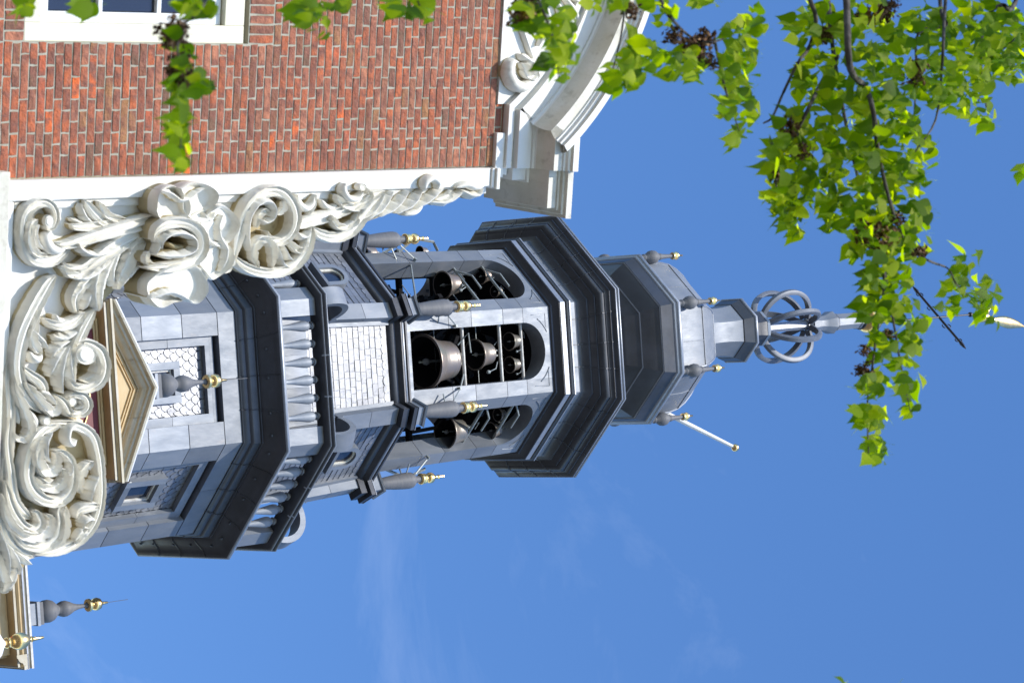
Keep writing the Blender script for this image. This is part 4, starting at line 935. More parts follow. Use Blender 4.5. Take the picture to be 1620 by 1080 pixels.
def pad(outline, h, base=.02, rimw=.2, waves=3, ph=0.0, dish=.45, name='petal', prnt=None):
    C = crom(outline+outline[:3], 4)[4:4+4*len(outline)] if False else crom(outline+[outline[0]], 4)[:-1]
    N = len(C); c0 = C.mean(0); prof = [(0, dish), (.25, dish*.95), (.5, dish*1.02), (.66, dish+.02), (.78, dish*.5+.38), (.88, .93), (.95, 1.0), (.985, .93), (1.0, .80), (1.0, .35), (1.0, -1)]
    v = []; f = []
    for r_, hh in prof:
        for i in range(N):
            a_ = 2*math.pi*i/N; wv = 1+rimw*math.sin(waves*a_+ph)*(r_**2) if hh > 0 else 1
            d = -.01 if hh < 0 else base+h*hh*wv
            x, y = c0+(C[i]-c0)*r_*(1-(.03 if hh < .5 and r_ == 1 else 0)); s_, z_ = gp(x, y, base+h*.75); v.append((s_, -d, z_))
    for q in range(len(prof)-1):
        for i in range(N): f.append((q*N+i, q*N+(i+1) % N, q*N+N+(i+1) % N, q*N+N+i))
    me = mesh(name, v, f, ['carved_white', 'ochre_stain_shade'], True)
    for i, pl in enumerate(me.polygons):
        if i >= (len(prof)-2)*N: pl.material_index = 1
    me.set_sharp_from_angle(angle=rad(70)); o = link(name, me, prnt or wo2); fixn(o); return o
def dome(x, y, r, h, base=.02, name='boss', ry=None):
    return pad([(x+r*math.cos(a), y+(ry or r)*math.sin(a)) for a in np.linspace(0, 2*math.pi, 9)[:-1]], h, base, .0, 3, 0, 1.0, name)
R_ = ribbon
# top-left volute and its leaves
R_([(111, 393, 6), (96, 406, 8), (78, 414, 10), (56, 411, 11), (41, 393, 11), (36, 362, 11), (41, 337, 10), (54, 324, 9), (70, 320, 8), (82, 328, 7), (87, 343, 6), (84, 357, 5), (76, 361, 5), (71, 354, 4), (73, 345, 4)], .075, .02)
R_([(60, 348, 4), (50, 356, 6), (46, 374, 7), (49, 391, 7), (60, 402, 6), (76, 404, 4)], .06, .05, 'hollow')
R_([(62, 355, 3), (57, 368, 5), (60, 384, 5), (70, 395, 4)], .05, .055, 'ridge')
R_([(104, 392, 4), (92, 396, 8), (80, 392, 10), (73, 378, 8), (78, 366, 4)], .075, .035, 'round')
dome(77, 350, 8, .045, .055, 'boss', 10)
# upper leaf sprays
R_([(207, 352, 4), (186, 356, 7), (166, 352, 9), (150, 339, 9), (140, 326, 7), (134, 317, 4)], .055, .03)
R_([(212, 351, 3), (188, 347, 6), (170, 341, 7), (162, 330, 6), (156, 319, 4)], .06, .03, 'hollow')
R_([(200, 350, 3), (180, 352, 6), (160, 356, 8), (138, 359, 8), (120, 359, 6), (113, 355, 4)], .05, .035)
R_([(146, 352, 4), (136, 345, 6), (130, 334, 6), (128, 322, 4)], .055, .028, 'ridge')
R_([(130, 352, 4), (121, 350, 5), (112, 346, 3)], .05, .02, 'ridge')
# main trunk of the leaf running into the flower
R_([(318, 358, 8), (285, 348, 11), (245, 349, 12), (205, 358, 12), (165, 369, 11), (130, 380, 9), (104, 388, 7), (88, 384, 5)], .085, .035)
R_([(262, 360, 6), (232, 368, 12), (202, 379, 14), (172, 396, 13), (148, 412, 11), (128, 424, 8), (110, 424, 6), (98, 414, 4)], .085, .03)
R_([(190, 392, 5), (160, 402, 6), (142, 402, 6), (128, 394, 5), (124, 385, 3)], .07, .06, 'ridge')
R_([(170, 405, 4), (148, 420, 6), (128, 434, 7), (110, 434, 6), (100, 424, 4), (94, 424, 3)], .065, .045, 'hollow')
R_([(176, 412, 4), (156, 428, 7), (136, 440, 7), (118, 438, 5)], .06, .05, 'ridge')
R_([(240, 372, 4), (222, 384, 8), (208, 404, 11), (196, 428, 10), (188, 446, 7), (184, 458, 4)], .08, .045, 'hollow')
R_([(238, 384, 4), (226, 404, 8), (212, 425, 9), (198, 442, 8), (188, 458, 4)], .075, .05, 'ridge')
R_([(196, 386, 4), (184, 406, 8), (176, 428, 9), (178, 446, 6), (184, 456, 3)], .075, .03, 'ridge')
R_([(182, 404, 5), (170, 424, 9), (161, 446, 11), (157, 466, 10), (158, 484, 6), (155, 492, 3)], .08, .03, 'ridge')
R_([(166, 414, 4), (152, 436, 7), (147, 458, 8), (149, 478, 6), (155, 490, 3)], .075, .04, 'ridge')
R_([(158, 424, 4), (140, 440, 9), (124, 456, 10), (116, 474, 9), (119, 490, 5), (124, 495, 3)], .07, .03)
R_([(132, 448, 4), (122, 462, 6), (112, 468, 5)], .06, .045, 'ridge')
R_([(148, 452, 4), (140, 468, 7), (134, 484, 6), (130, 490, 3)], .07, .03, 'ridge')
# flower : five wavy petals, stacked and standing proud
pad([(240, 333), (241, 312), (252, 298), (271, 292), (285, 302), (294, 320), (292, 342), (270, 352), (250, 346)], .12, .05, .16, 2, .6, .62)
pad([(276, 296), (298, 288), (323, 290), (337, 303), (338, 322), (329, 334), (323, 348), (303, 350), (288, 334), (283, 314)], .13, .055, .18, 3, 2.0, .66)
pad([(326, 332), (340, 322), (358, 327), (371, 343), (369, 366), (360, 386), (338, 390), (318, 376), (314, 354)], .135, .05, .18, 3, .3, .72)
pad([(318, 378), (340, 382), (360, 386), (363, 408), (354, 430), (337, 443), (322, 437), (312, 420), (306, 398)], .13, .055, .2, 3, 1.2, .72)
pad([(238, 432), (260, 420), (290, 414), (313, 422), (322, 442), (321, 461), (309, 480), (290, 476), (268, 478), (243, 486), (229, 470), (228, 448)], .15, .06, .14, 3, .2, .68)
dome(318, 365, 30, .10, .06, 'flower_heart', 34)
R_([(352, 340, 3), (346, 358, 5), (348, 376, 6), (358, 394, 6), (356, 414, 5), (348, 430, 3)], .05, .15, 'ridge', name='petal_fold')
R_([(322, 336, 3), (327, 346, 5), (334, 346, 5), (340, 336, 4)], .05, .14, 'ridge', name='petal_fold')
R_([(312, 424, 3), (318, 426, 5), (326, 436, 5), (326, 444, 3)], .05, .14, 'ridge', name='petal_fold')
R_([(256, 302, 3), (270, 306, 5), (284, 316, 5), (298, 314, 5), (312, 304, 4), (324, 298, 3)], .045, .15, 'ridge', name='petal_fold')
R_([(236, 472, 3), (252, 466, 5), (270, 462, 6), (288, 468, 5), (304, 478, 3)], .05, .19, 'ridge', name='petal_fold')
# curled leaf tip in front of the flower
R_([(232, 424, 4), (256, 424, 8), (284, 420, 9), (308, 410, 9), (319, 390, 9), (314, 366, 9), (294, 353, 9), (268, 354, 9), (250, 364, 7), (242, 380, 5)], .085, .15)
R_([(252, 404, 4), (268, 405, 6), (292, 403, 7), (307, 394, 6), (306, 378, 6), (290, 369, 6), (270, 371, 6), (258, 382, 5), (256, 394, 4)], .07, .165, 'ridge')
R_([(246, 372, 3), (250, 386, 5), (246, 398, 4), (244, 404, 3)], .07, .14, 'ridge')
R_([(236, 398, 3), (230, 408, 5), (236, 418, 5), (250, 420, 4)], .06, .13, 'hollow')
R_([(266, 384, 2), (280, 392, 5), (296, 390, 3)], .03, .13, 'round', m_=('ochre_stain_shade', 'ochre_stain_shade'))
# second scroll
R_([(370, 410, 6), (374, 384, 9), (382, 352, 10), (396, 322, 10), (418, 304, 10), (442, 303, 10), (459, 320, 9), (466, 344, 9), (460, 368, 8), (444, 382, 8), (428, 378, 7), (422, 366, 5)], .095, .03)
R_([(396, 398, 4), (392, 372, 6), (394, 344, 7), (406, 324, 7), (422, 318, 7), (433, 328, 6), (432, 344, 6), (422, 352, 5), (412, 346, 4)], .08, .06, 'ridge')
R_([(405, 360, 3), (410, 340, 5), (420, 334, 5), (424, 342, 3)], .06, .05, 'hollow')
R_([(368, 404, 5), (384, 420, 8), (408, 430, 9), (436, 431, 9), (462, 420, 9), (480, 401, 9), (490, 378, 8), (494, 358, 6)], .095, .03)
R_([(408, 424, 4), (400, 402, 6), (406, 384, 7), (418, 378, 6), (428, 388, 6), (432, 406, 6), (430, 424, 4)], .085, .05, 'hollow')
R_([(436, 384, 4), (440, 400, 6), (446, 416, 6), (458, 424, 4)], .08, .05, 'ridge')
R_([(448, 388, 4), (454, 404, 6), (464, 414, 5)], .07, .05, 'ridge')
R_([(456, 380, 4), (468, 394, 6), (478, 394, 5), (486, 382, 4)], .075, .045, 'hollow')
R_([(466, 362, 3), (474, 374, 6), (484, 374, 5), (492, 364, 3)], .07, .05, 'ridge')
R_([(440, 340, 3), (448, 330, 5), (450, 318, 4)], .05, .08, 'hollow')
dome(352, 422, 13, .09, .03, 'boss', 10); dome(362, 412, 9, .09, .03)
R_([(470, 308, 4), (474, 322, 6), (484, 330, 6), (494, 322, 5), (496, 312, 3)], .06, .03, 'round')
R_([(500, 308, 3), (496, 326, 5), (488, 342, 4)], .055, .03, 'ridge')
# tapering garland towards the cornice
R_([(462, 360, 7), (490, 350, 10), (520, 341, 10), (550, 329, 9), (580, 312, 7), (608, 302, 5)], .07, .03)
R_([(508, 316, 3), (515, 326, 5), (525, 330, 5), (534, 322, 4)], .05, .035, 'round')
R_([(532, 308, 4), (540, 320, 7), (556, 328, 7), (572, 324, 6), (584, 310, 5), (580, 298, 4)], .075, .035, 'hollow')
R_([(546, 290, 4), (544, 303, 6), (552, 314, 6), (566, 314, 5), (574, 304, 3)], .07, .05, 'round')
dome(571, 296, 7, .06, .05, 'boss', 6)
R_([(494, 360, 5), (508, 371, 9), (530, 375, 10), (554, 364, 10), (572, 344, 9), (590, 324, 7), (604, 310, 4)], .085, .02)
R_([(524, 340, 3), (530, 354, 6), (544, 360, 6), (560, 352, 5), (566, 338, 3)], .075, .05, 'hollow')
for (pts) in ([(582, 347, 5), (600, 333, 7), (614, 314, 6), (622, 303, 3)], [(600, 343, 4), (620, 331, 7), (636, 315, 6), (646, 302, 3)],
              [(628, 338, 4), (648, 326, 7), (660, 312, 6), (668, 300, 3)], [(658, 330, 4), (676, 318, 7), (690, 306, 6), (702, 297, 3)],
              [(684, 320, 4), (702, 320, 7), (720, 312, 6), (734, 300, 3)], [(728, 300, 4), (742, 308, 7), (756, 308, 6), (764, 298, 4)],
              [(560, 352, 4), (584, 338, 6), (600, 318, 5), (608, 306, 3)]):
    R_(pts, .075, .02, 'ridge')
R_([(640, 340, 3), (655, 336, 5), (668, 326, 4)], .06, .02, 'round'); R_([(690, 316, 3), (706, 311, 5), (716, 302, 3)], .06, .03, 'hollow')
R_([(672, 300, 4), (674, 288, 6), (684, 282, 6), (694, 290, 5), (692, 300, 4)], .06, .055, 'round')
R_([(722, 296, 4), (738, 292, 6), (752, 296, 6), (766, 294, 4)], .06, .04, 'round')
# big S-band, and the leaves growing from it
R_([(88, 436, 6), (74, 452, 11), (54, 486, 13), (36, 524, 13), (27, 560, 12), (27, 592, 11), (36, 618, 10), (52, 638, 9), (70, 654, 7)], .085, .02)
R_([(60, 446, 3), (42, 480, 5), (24, 520, 6), (14, 556, 6), (12, 590, 5)], .045, .01, 'round', m_=('ochre_stain_shade', 'ochre_stain_shade'))
R_([(16, 560, 5), (12, 600, 8), (14, 650, 9), (12, 700, 10), (9, 745, 10), (12, 785, 9), (24, 806, 7)], .07, .01)
R_([(20, 590, 4), (27, 620, 7), (38, 648, 8), (46, 674, 8), (40, 692, 7), (28, 694, 5), (20, 684, 4)], .08, .025, 'hollow')
R_([(24, 640, 3), (26, 655, 5), (30, 670, 4)], .05, .02, 'round')
R_([(60, 490, 3), (54, 512, 7), (50, 532, 8), (56, 548, 8), (66, 560, 6)], .07, .03, 'hollow')
R_([(50, 520, 3), (60, 532, 6), (70, 543, 6), (76, 552, 4)], .07, .035, 'ridge')
R_([(46, 556, 4), (52, 566, 7), (60, 568, 7), (66, 560, 4)], .07, .03, 'round')
R_([(34, 580, 4), (46, 592, 8), (60, 602, 9), (68, 612, 8), (72, 622, 5)], .08, .03)
R_([(38, 604, 4), (54, 622, 7), (70, 642, 8), (82, 652, 7), (91, 643, 6), (90, 632, 4)], .085, .035, 'hollow')
R_([(64, 618, 3), (78, 626, 6), (88, 640, 6)], .07, .05, 'ridge')
R_([(86, 624, 4), (98, 636, 7), (106, 650, 7), (112, 660, 3)], .08, .025)
R_([(48, 650, 3), (54, 664, 6), (58, 676, 5)], .06, .03, 'round'); dome(71, 665, 8, .07, .03); 
R_([(150, 490, 5), (136, 510, 9), (123, 534, 10), (113, 560, 9), (112, 584, 8), (118, 604, 5)], .09, .025)
R_([(134, 494, 4), (118, 508, 8), (98, 515, 9), (82, 512, 7), (72, 505, 4)], .08, .03)
R_([(130, 514, 4), (114, 528, 8), (98, 535, 9), (86, 532, 5)], .08, .03, 'ridge')
R_([(88, 498, 3), (92, 506, 5), (104, 508, 4)], .05, .05, 'round')
R_([(112, 538, 4), (98, 544, 8), (86, 554, 8), (80, 566, 5)], .075, .03, 'ridge')
R_([(104, 548, 4), (90, 564, 8), (82, 580, 8), (78, 596, 5)], .08, .03, 'ridge')
R_([(110, 546, 4), (100, 566, 8), (94, 592, 9), (96, 614, 6), (99, 622, 3)], .09, .035, 'ridge')
R_([(112, 556, 4), (108, 576, 7), (112, 596, 7), (119, 606, 3)], .085, .045, 'ridge')
# ball-like curled volutes in front of the dormer
R_([(120, 545, 5), (138, 544, 9), (156, 556, 11), (162, 580, 11), (155, 602, 10), (138, 613, 9), (120, 612, 7), (110, 602, 4)], .11, .03)
dome(133, 560, 17, .10, .03, 'boss', 16); R_([(150, 566, 4), (153, 582, 7), (144, 598, 7), (130, 602, 5)], .10, .04, 'hollow')
R_([(104, 628, 3), (118, 624, 6), (132, 628, 8), (136, 643, 8), (126, 654, 7), (112, 652, 6), (102, 640, 4)], .095, .02)
R_([(124, 632, 3), (127, 642, 5), (118, 646, 4)], .08, .04, 'ridge'); dome(112, 634, 8, .07, .02)
# great leaf wheel at the bottom
R_([(76, 668, 6), (100, 671, 8), (124, 674, 9), (144, 688, 9), (153, 716, 9), (157, 752, 8), (157, 788, 8), (150, 820, 8), (134, 846, 8), (110, 864, 8), (84, 874, 8), (56, 876, 7)], .085, .01)
R_([(120, 670, 4), (108, 680, 5), (105, 694, 6), (113, 703, 5), (120, 695, 5)], .09, .04, 'round')
R_([(148, 730, 4), (134, 738, 7), (125, 752, 7), (124, 768, 6), (128, 780, 4)], .09, .03, 'hollow')
R_([(156, 752, 4), (146, 768, 7), (141, 784, 7), (144, 796, 4)], .09, .03, 'ridge')
R_([(156, 800, 4), (148, 800, 7), (136, 802, 8), (124, 808, 7), (122, 820, 5)], .09, .03)
R_([(150, 822, 4), (140, 820, 7), (132, 826, 6), (130, 836, 4)], .085, .03, 'ridge')
R_([(142, 838, 4), (130, 840, 7), (122, 850, 6), (120, 860, 4)], .08, .03, 'hollow')
R_([(96, 672, 7), (74, 680, 11), (56, 698, 12), (45, 724, 12), (41, 752, 11), (50, 776, 11), (70, 791, 10), (92, 792, 9), (108, 778, 8), (115, 754, 7), (112, 730, 7), (100, 716, 7), (86, 713, 5)], .10, .03)
R_([(70, 690, 4), (60, 708, 8), (60, 730, 9), (70, 745, 9), (84, 742, 8), (91, 728, 6), (88, 716, 4)], .095, .05, 'hollow')
R_([(82, 684, 4), (72, 700, 7), (72, 720, 7), (80, 732, 5)], .09, .06, 'ridge')
R_([(52, 752, 4), (64, 768, 7), (84, 772, 7), (98, 760, 6), (100, 746, 5), (92, 742, 3)], .09, .045, 'hollow')
R_([(60, 752, 3), (72, 762, 5), (84, 758, 5)], .07, .06, 'ridge')
R_([(104, 724, 3), (112, 736, 5), (108, 750, 5), (102, 744, 3)], .07, .06, 'ridge')
R_([(16, 660, 4), (10, 700, 7), (14, 745, 8), (20, 785, 9), (34, 808, 9), (50, 820, 8)], .075, .02)
R_([(8, 760, 5), (16, 800, 8), (32, 828, 9), (50, 838, 9), (62, 828, 8), (58, 812, 6), (50, 808, 4)], .10, .025)
R_([(2, 780, 4), (12, 820, 8), (32, 844, 9), (58, 848, 9), (76, 836, 8), (80, 820, 6), (73, 813, 4)], .095, .03, 'hollow')
R_([(16, 836, 4), (38, 860, 8), (66, 864, 9), (86, 850, 9), (92, 826, 7), (91, 808, 6), (97, 799, 5), (103, 808, 3)], .095, .03)
R_([(104, 800, 3), (103, 820, 6), (102, 840, 6), (92, 858, 6), (78, 868, 4)], .085, .03, 'hollow')
R_([(-2, 810, 5), (12, 850, 9), (32, 872, 9), (54, 880, 7)], .085, .02)
R_([(-6, 830, 5), (6, 862, 8), (12, 890, 8), (14, 912, 5)], .085, .03, 'ridge'); R_([(10, 858, 4), (22, 878, 8), (30, 898, 6), (30, 908, 3)], .08, .03, 'ridge')
R_([(22, 868, 4), (36, 882, 8), (46, 890, 5), (50, 892, 3)], .075, .025, 'ridge')
R_([(-6, 870, 5), (0, 900, 9), (8, 925, 9), (4, 938, 5)], .085, .01, 'hollow'); R_([(24, 896, 4), (22, 912, 7), (14, 926, 6), (4, 936, 3)], .08, .02, 'ridge')
# ---- cornice and segmental pediment
PR = [(0.0, -.02), (0.0, .045), (.032, .05), (.036, .035), (.05, .035), (.052, .075), (.145, .075), (.148, .085), (.16, .09), (.162, .10), (.178, .125), (.185, .165), (.188, .215), (.245, .215), (.248, .225), (.258, .228), (.262, .245), (.275, .25), (.278, .268), (.315, .27), (.33, .24), (.335, -.1)]
PR = [(h*1.12, d*1.08) for h, d in PR]
def sweep_path(path, prof, name, m_, prnt, caps=True, sharp=28, dd=0.0):
    P = [np.array(p) for p in path]; N = len(P); v = []
    for i in range(N):
        t0 = P[i]-P[i-1] if i else P[1]-P[0]; t1 = P[i+1]-P[i] if i < N-1 else t0
        t0 = t0/np.linalg.norm(t0); t1 = t1/np.linalg.norm(t1)
        n0, n1 = np.array([t0[1], -t0[0]]), np.array([t1[1], -t1[0]]); nn = n0+n1; nn /= np.linalg.norm(nn); k = 1/max(.35, nn@n0)
        for h, d in prof: v.append((P[i][0]+nn[0]*h*k, -(d+dd if d > 0 else d), P[i][1]+nn[1]*h*k))
    m = len(prof); f = [(i*m+q, i*m+q+1, i*m+m+q+1, i*m+m+q) for i in range(N-1) for q in range(m-1)]
    if caps: f += [tuple(range(m)), tuple((N-1)*m+q for q in range(m-1, -1, -1))]
    o = obj(name, v, f, m_, prnt); fixn(o); return autosmooth(o, sharp)
kink = gp(803, 165, .03); zc_ = gp(799, 262, .04)[1]; s_e = gp(797, 266, .04)[0]
CS = -1.60; ax_, az_ = kink[0]-CS, 0; top_z = kink[1]+.62
# circular arc from the kink over the crown of the gable
dx, Hh = kink[0]-CS, .64; Rr = (dx*dx+Hh*Hh)/(2*Hh); ccz = kink[1]+Hh-Rr; a_st = math.atan2(kink[1]-ccz, dx)
arc = [(CS+Rr*math.cos(a), ccz+Rr*math.sin(a)) for a in np.linspace(math.pi-a_st, a_st, 60)]
left = [(2*CS-s_e, kink[1]), (2*CS-kink[0], kink[1])]
path = left+arc[1:-1]+[(kink[0], kink[1]), (s_e, kink[1])]
ped = sweep_path(path[::-1], [(h, d) for h, d in PR], 'pediment_cornice', 'white_paint', house)
ped.data.materials.append(MATS['aged_stone'])
m_ = len(PR)-1
for i, pl in enumerate(ped.data.polygons):
    if (i % m_) in (9, 10, 11, 12, 17, 19, 20): pl.material_index = 1
b = MB(); b.prism([p for p in arc]+[(kink[0], kink[1]-.06), (2*CS-kink[0], kink[1]-.06)], lambda a, c, d: (a, -d, c), -.25, .012); fixn(b.build('tympanum', 'white_paint', house))
b = MB()
v = []
for (h, d) in PR[:-1]:
    dd = max(d-.035, 0); v += [(-.03, .35, kink[1]+h), (-.03, -dd, kink[1]+h), (SE+.03+dd, -dd, kink[1]+h), (SE+.03+dd, .35, kink[1]+h)]
f = [(i*4+q, i*4+q+1, i*4+4+q+1, i*4+4+q) for i in range(len(PR)-2) for q in range(3)]
k4 = (len(PR)-2)*4; f.append((k4, k4+1, k4+2, k4+3)); f.append((3, 2, 1, 0))
o = autosmooth(obj('cornice_return', v, f, ['white_paint', 'aged_stone'], house), 28)
for i, pl in enumerate(o.data.polygons):
    if (i//3) >= 8: pl.material_index = 1
b = MB(); bx(b, SE-.2, SE+.06, -.3, .03, zE+.05, kink[1]-.001); bev(b.build('cornice_block', 'white_paint', house), .005)
b = MB(); bx(b, SL, SE-.02, -.25, -.02, ZT+.5, kink[1]+.0); 
# shell ornament in the tympanum
for pts, h, kd in (([(850, 121, 4), (840, 133, 8), (824, 138, 10), (811, 128, 10), (807, 112, 9), (812, 99, 7), (820, 98, 4)], .075, 'round'),
                   ([(852, 114, 4), (844, 122, 6), (834, 118, 7), (830, 106, 6), (824, 100, 3)], .07, 'hollow'),
                   ([(856, 106, 4), (846, 102, 8), (834, 94, 8), (824, 86, 4)], .07, 'ridge'),
                   ([(816, 24, 2), (828, 52, 3), (838, 80, 3), (846, 98, 2)], .04, 'round'),
                   ([(905, -5, 3), (926, 14, 4), (932, 38, 4), (922, 62, 4), (905, 76, 2)], .05, 'round'),
                   ([(890, -8, 3), (908, 16, 5), (912, 40, 5), (898, 62, 3)], .05, 'round'),
                   ([(872, -8, 3), (888, 18, 5), (888, 44, 5), (874, 66, 3)], .05, 'round'),
                   ([(852, -8, 3), (866, 20, 5), (866, 48, 5), (852, 74, 3)], .05, 'round')):
    R_(pts, h, .012, kd, prnt=ped, name='carved_shell')
# ---- gilded ball finial beside the wing, low right of the tower
gbx = empty('gilded_ball_finial', tuple(CAM+ray(1018, 0)*(30/ray(1018, 0)[1])), 0)
tag(gbx, 'gilded ball with a spike on a white cap beside the tan far right dormer', 'finial')
k = 30/ray(1018, 0)[1]/FPX          # metres per photo pixel there
ks = 1.0/(FPX/ (k*FPX)) if False else k
up_px = 1/ math.cos(rad(36))
def lz(r_px, z_px): return (r_px*k, z_px*k*up_px)
prof = [lz(*p) for p in ((5, 6), (8, 8), (9, 10), (6, 12), (6, 14), (8, 16), (5, 18), (10, 20), (13.5, 26), (14, 31), (12, 37), (8, 42), (4, 45), (4, 47), (5, 48), (4, 50), (3, 56), (2.2, 66), (0, 68))]
link('gilded_ball', lathe_mesh('gilded_ball', prof, 'gilding', 24), gbx)
prof = [lz(*p) for p in ((30, -70), (31, -30), (29, -16), (23, -7), (12, 0), (5, 6))]
link('cap', lathe_mesh('cap', prof, 'sash_paint', 28), gbx)
link('stem', lathe_mesh('stem', [(.12, -float(gbx.location.z)), (.12, -60*k)], 'sash_paint', 12), gbx)
# ================================================================ LEAFY TREE IN FRONT
def at(x, y, D): r = ray(y, x); return CAM+r*(D/r[1])
TRX, TRY = -4.6, 5.6
tree = empty('linden_tree', (TRX, TRY, 0), 0)
tag(tree, 'spring green tree with hanging leafy twigs and dry brown seed clusters across the sky', 'tree')
def tloc(p): return (p[0]-TRX, p[1]-TRY, p[2])
b = MB(); tp = crom([(0, 0, 0, .30), (.05, .03, 2.0, .24), (-.05, .05, 4.0, .20), (.05, -.05, 6.0, .16), (0.1, 0, 8.5, .12), (.3, .1, 11.0, .07), (.5, .2, 13.0, .03)], 3)
b.tube([p[:3] for p in tp], [p[3] for p in tp], 14); b.build('trunk', 'bark', tree, True)
TW = [  # twigs: photo points and the distance they hang at
 (7.2, [(1262, -120), (1275, -20), (1291, 30), (1280, 75), (1262, 100), (1240, 145), (1222, 185), (1208, 195)], .011),
 (7.4, [(1300, -90), (1310, 0), (1318, 80), (1335, 180), (1352, 260), (1360, 300), (1352, 350)], .012),
 (6.9, [(1335, -130), (1340, 20), (1345, 108), (1370, 140), (1382, 180), (1388, 230), (1400, 290), (1416, 345), (1428, 375)], .016),
 (7.3, [(1480, -120), (1488, 10), (1496, 40), (1470, 45), (1450, 60), (1450, 120), (1445, 200)], .011),
 (7.1, [(1500, -60), (1494, 30), (1490, 110), (1480, 190), (1448, 240)], .009),
 (6.8, [(1035, -90), (1046, 0), (1066, 34), (1098, 62), (1130, 66), (1160, 55)], .008),
 (6.9, [(1130, 62), (1140, 110), (1150, 150), (1160, 180), (1172, 215)], .006),
 (7.0, [(1428, 375), (1448, 400), (1475, 415), (1500, 425), (1512, 448), (1530, 465), (1552, 478)], .006),
 (7.1, [(1372, 330), (1395, 400), (1398, 460), (1388, 520), (1380, 580), (1372, 640), (1374, 715)], .008),
 (7.0, [(1400, 430), (1412, 500), (1422, 560), (1430, 600), (1440, 650)], .006),
 (7.2, [(1325, 90), (1300, 130), (1262, 205), (1235, 250), (1228, 300), (1240, 350)], .009),
 (7.5, [(1620, -30), (1600, 15), (1585, 8), (1560, 30), (1552, 90), (1560, 170)], .012),
 (7.6, [(1640, 30), (1620, 50), (1590, 75), (1560, 100), (1548, 160)], .007),
 (6.2, [(835, -60), (852, 0), (868, 40), (880, 80), (884, 130)], .006),
 (5.9, [(350, -80), (330, -10), (312, 22), (285, 45), (281, 90), (284, 150), (286, 210), (285, 262)], .005),
 (6.3, [(450, -60), (480, -10), (495, 15), (506, 45)], .004),
 (6.3, [(640, -50), (655, -10), (665, 12), (668, 30)], .004),
 (6.8, [(955, -70), (985, 0), (985, 40), (975, 90), (962, 135)], .006),
 (6.4, [(60, -60), (40, -10), (38, 20)], .004), (6.4, [(150, -60), (146, -10), (142, 14)], .004),
]
hubs = []
for D, pts, r in TW:
    C = crom([(*p,) for p in pts], 4); P = [Vector(tloc(at(p[0], p[1], D+.15*math.sin(i*.7)))) for i, p in enumerate(C)]
    b = MB(); b.tube(P, [r*(1-.7*i/(len(P)-1)) for i in range(len(P))], 6); b.build('twig', 'bark', tree, True); hubs.append(P[0])
for i, hpt in enumerate(hubs):
    if i in (6, 7, 8, 9, 10, 12): continue
          # boughs joining the twigs to the trunk, outside the picture
    z0 = max(3.5, min(hpt.z-.6, 9.5)); b = MB(); m0 = Vector((.05, 0, z0)); c = crom([(*m0, .06), (*(m0.lerp(hpt, .4)+Vector((0, 0, .5))), .04), (*(m0.lerp(hpt, .75)+Vector((0, 0, .35))), .022), (*hpt, TW[i][2])], 4)
    b.tube([p[:3] for p in c], [p[3] for p in c], 8); b.build('bough', 'bark', tree, True)
rl = random.Random(99)
def leaf_mesh(sd_):
    r = random.Random(sd_); v = []; f = []
    ws = [0, .20, .31, .35, .335, .27, .18, .10, .04, 0]; n = len(ws)
    fold = r.uniform(.05, .28); droop = r.uniform(.05, .35); tw = r.uniform(-.15, .15)
    for i, w_ in enumerate(ws):
        t = i/(n-1); y = t+.0; z = -droop*t*t; jag = r.uniform(.96, 1.04)
        v += [(-w_*jag, y-.02, z+w_*fold+w_*tw), (0, y, z), (w_*jag, y-.02, z+w_*fold-w_*tw)]
    for i in range(n-1): f += [(i*3, i*3+1, i*3+4, i*3+3), (i*3+1, i*3+2, i*3+5, i*3+4)]
    v += [(-.008, -.45, .03), (.008, -.45, .03), (0, 0, 0)]; f.append((n*3, n*3+1, n*3+2))
    return mesh('leaf', v, f, 'leaf', True)
LM = [leaf_mesh(i) for i in range(8)]
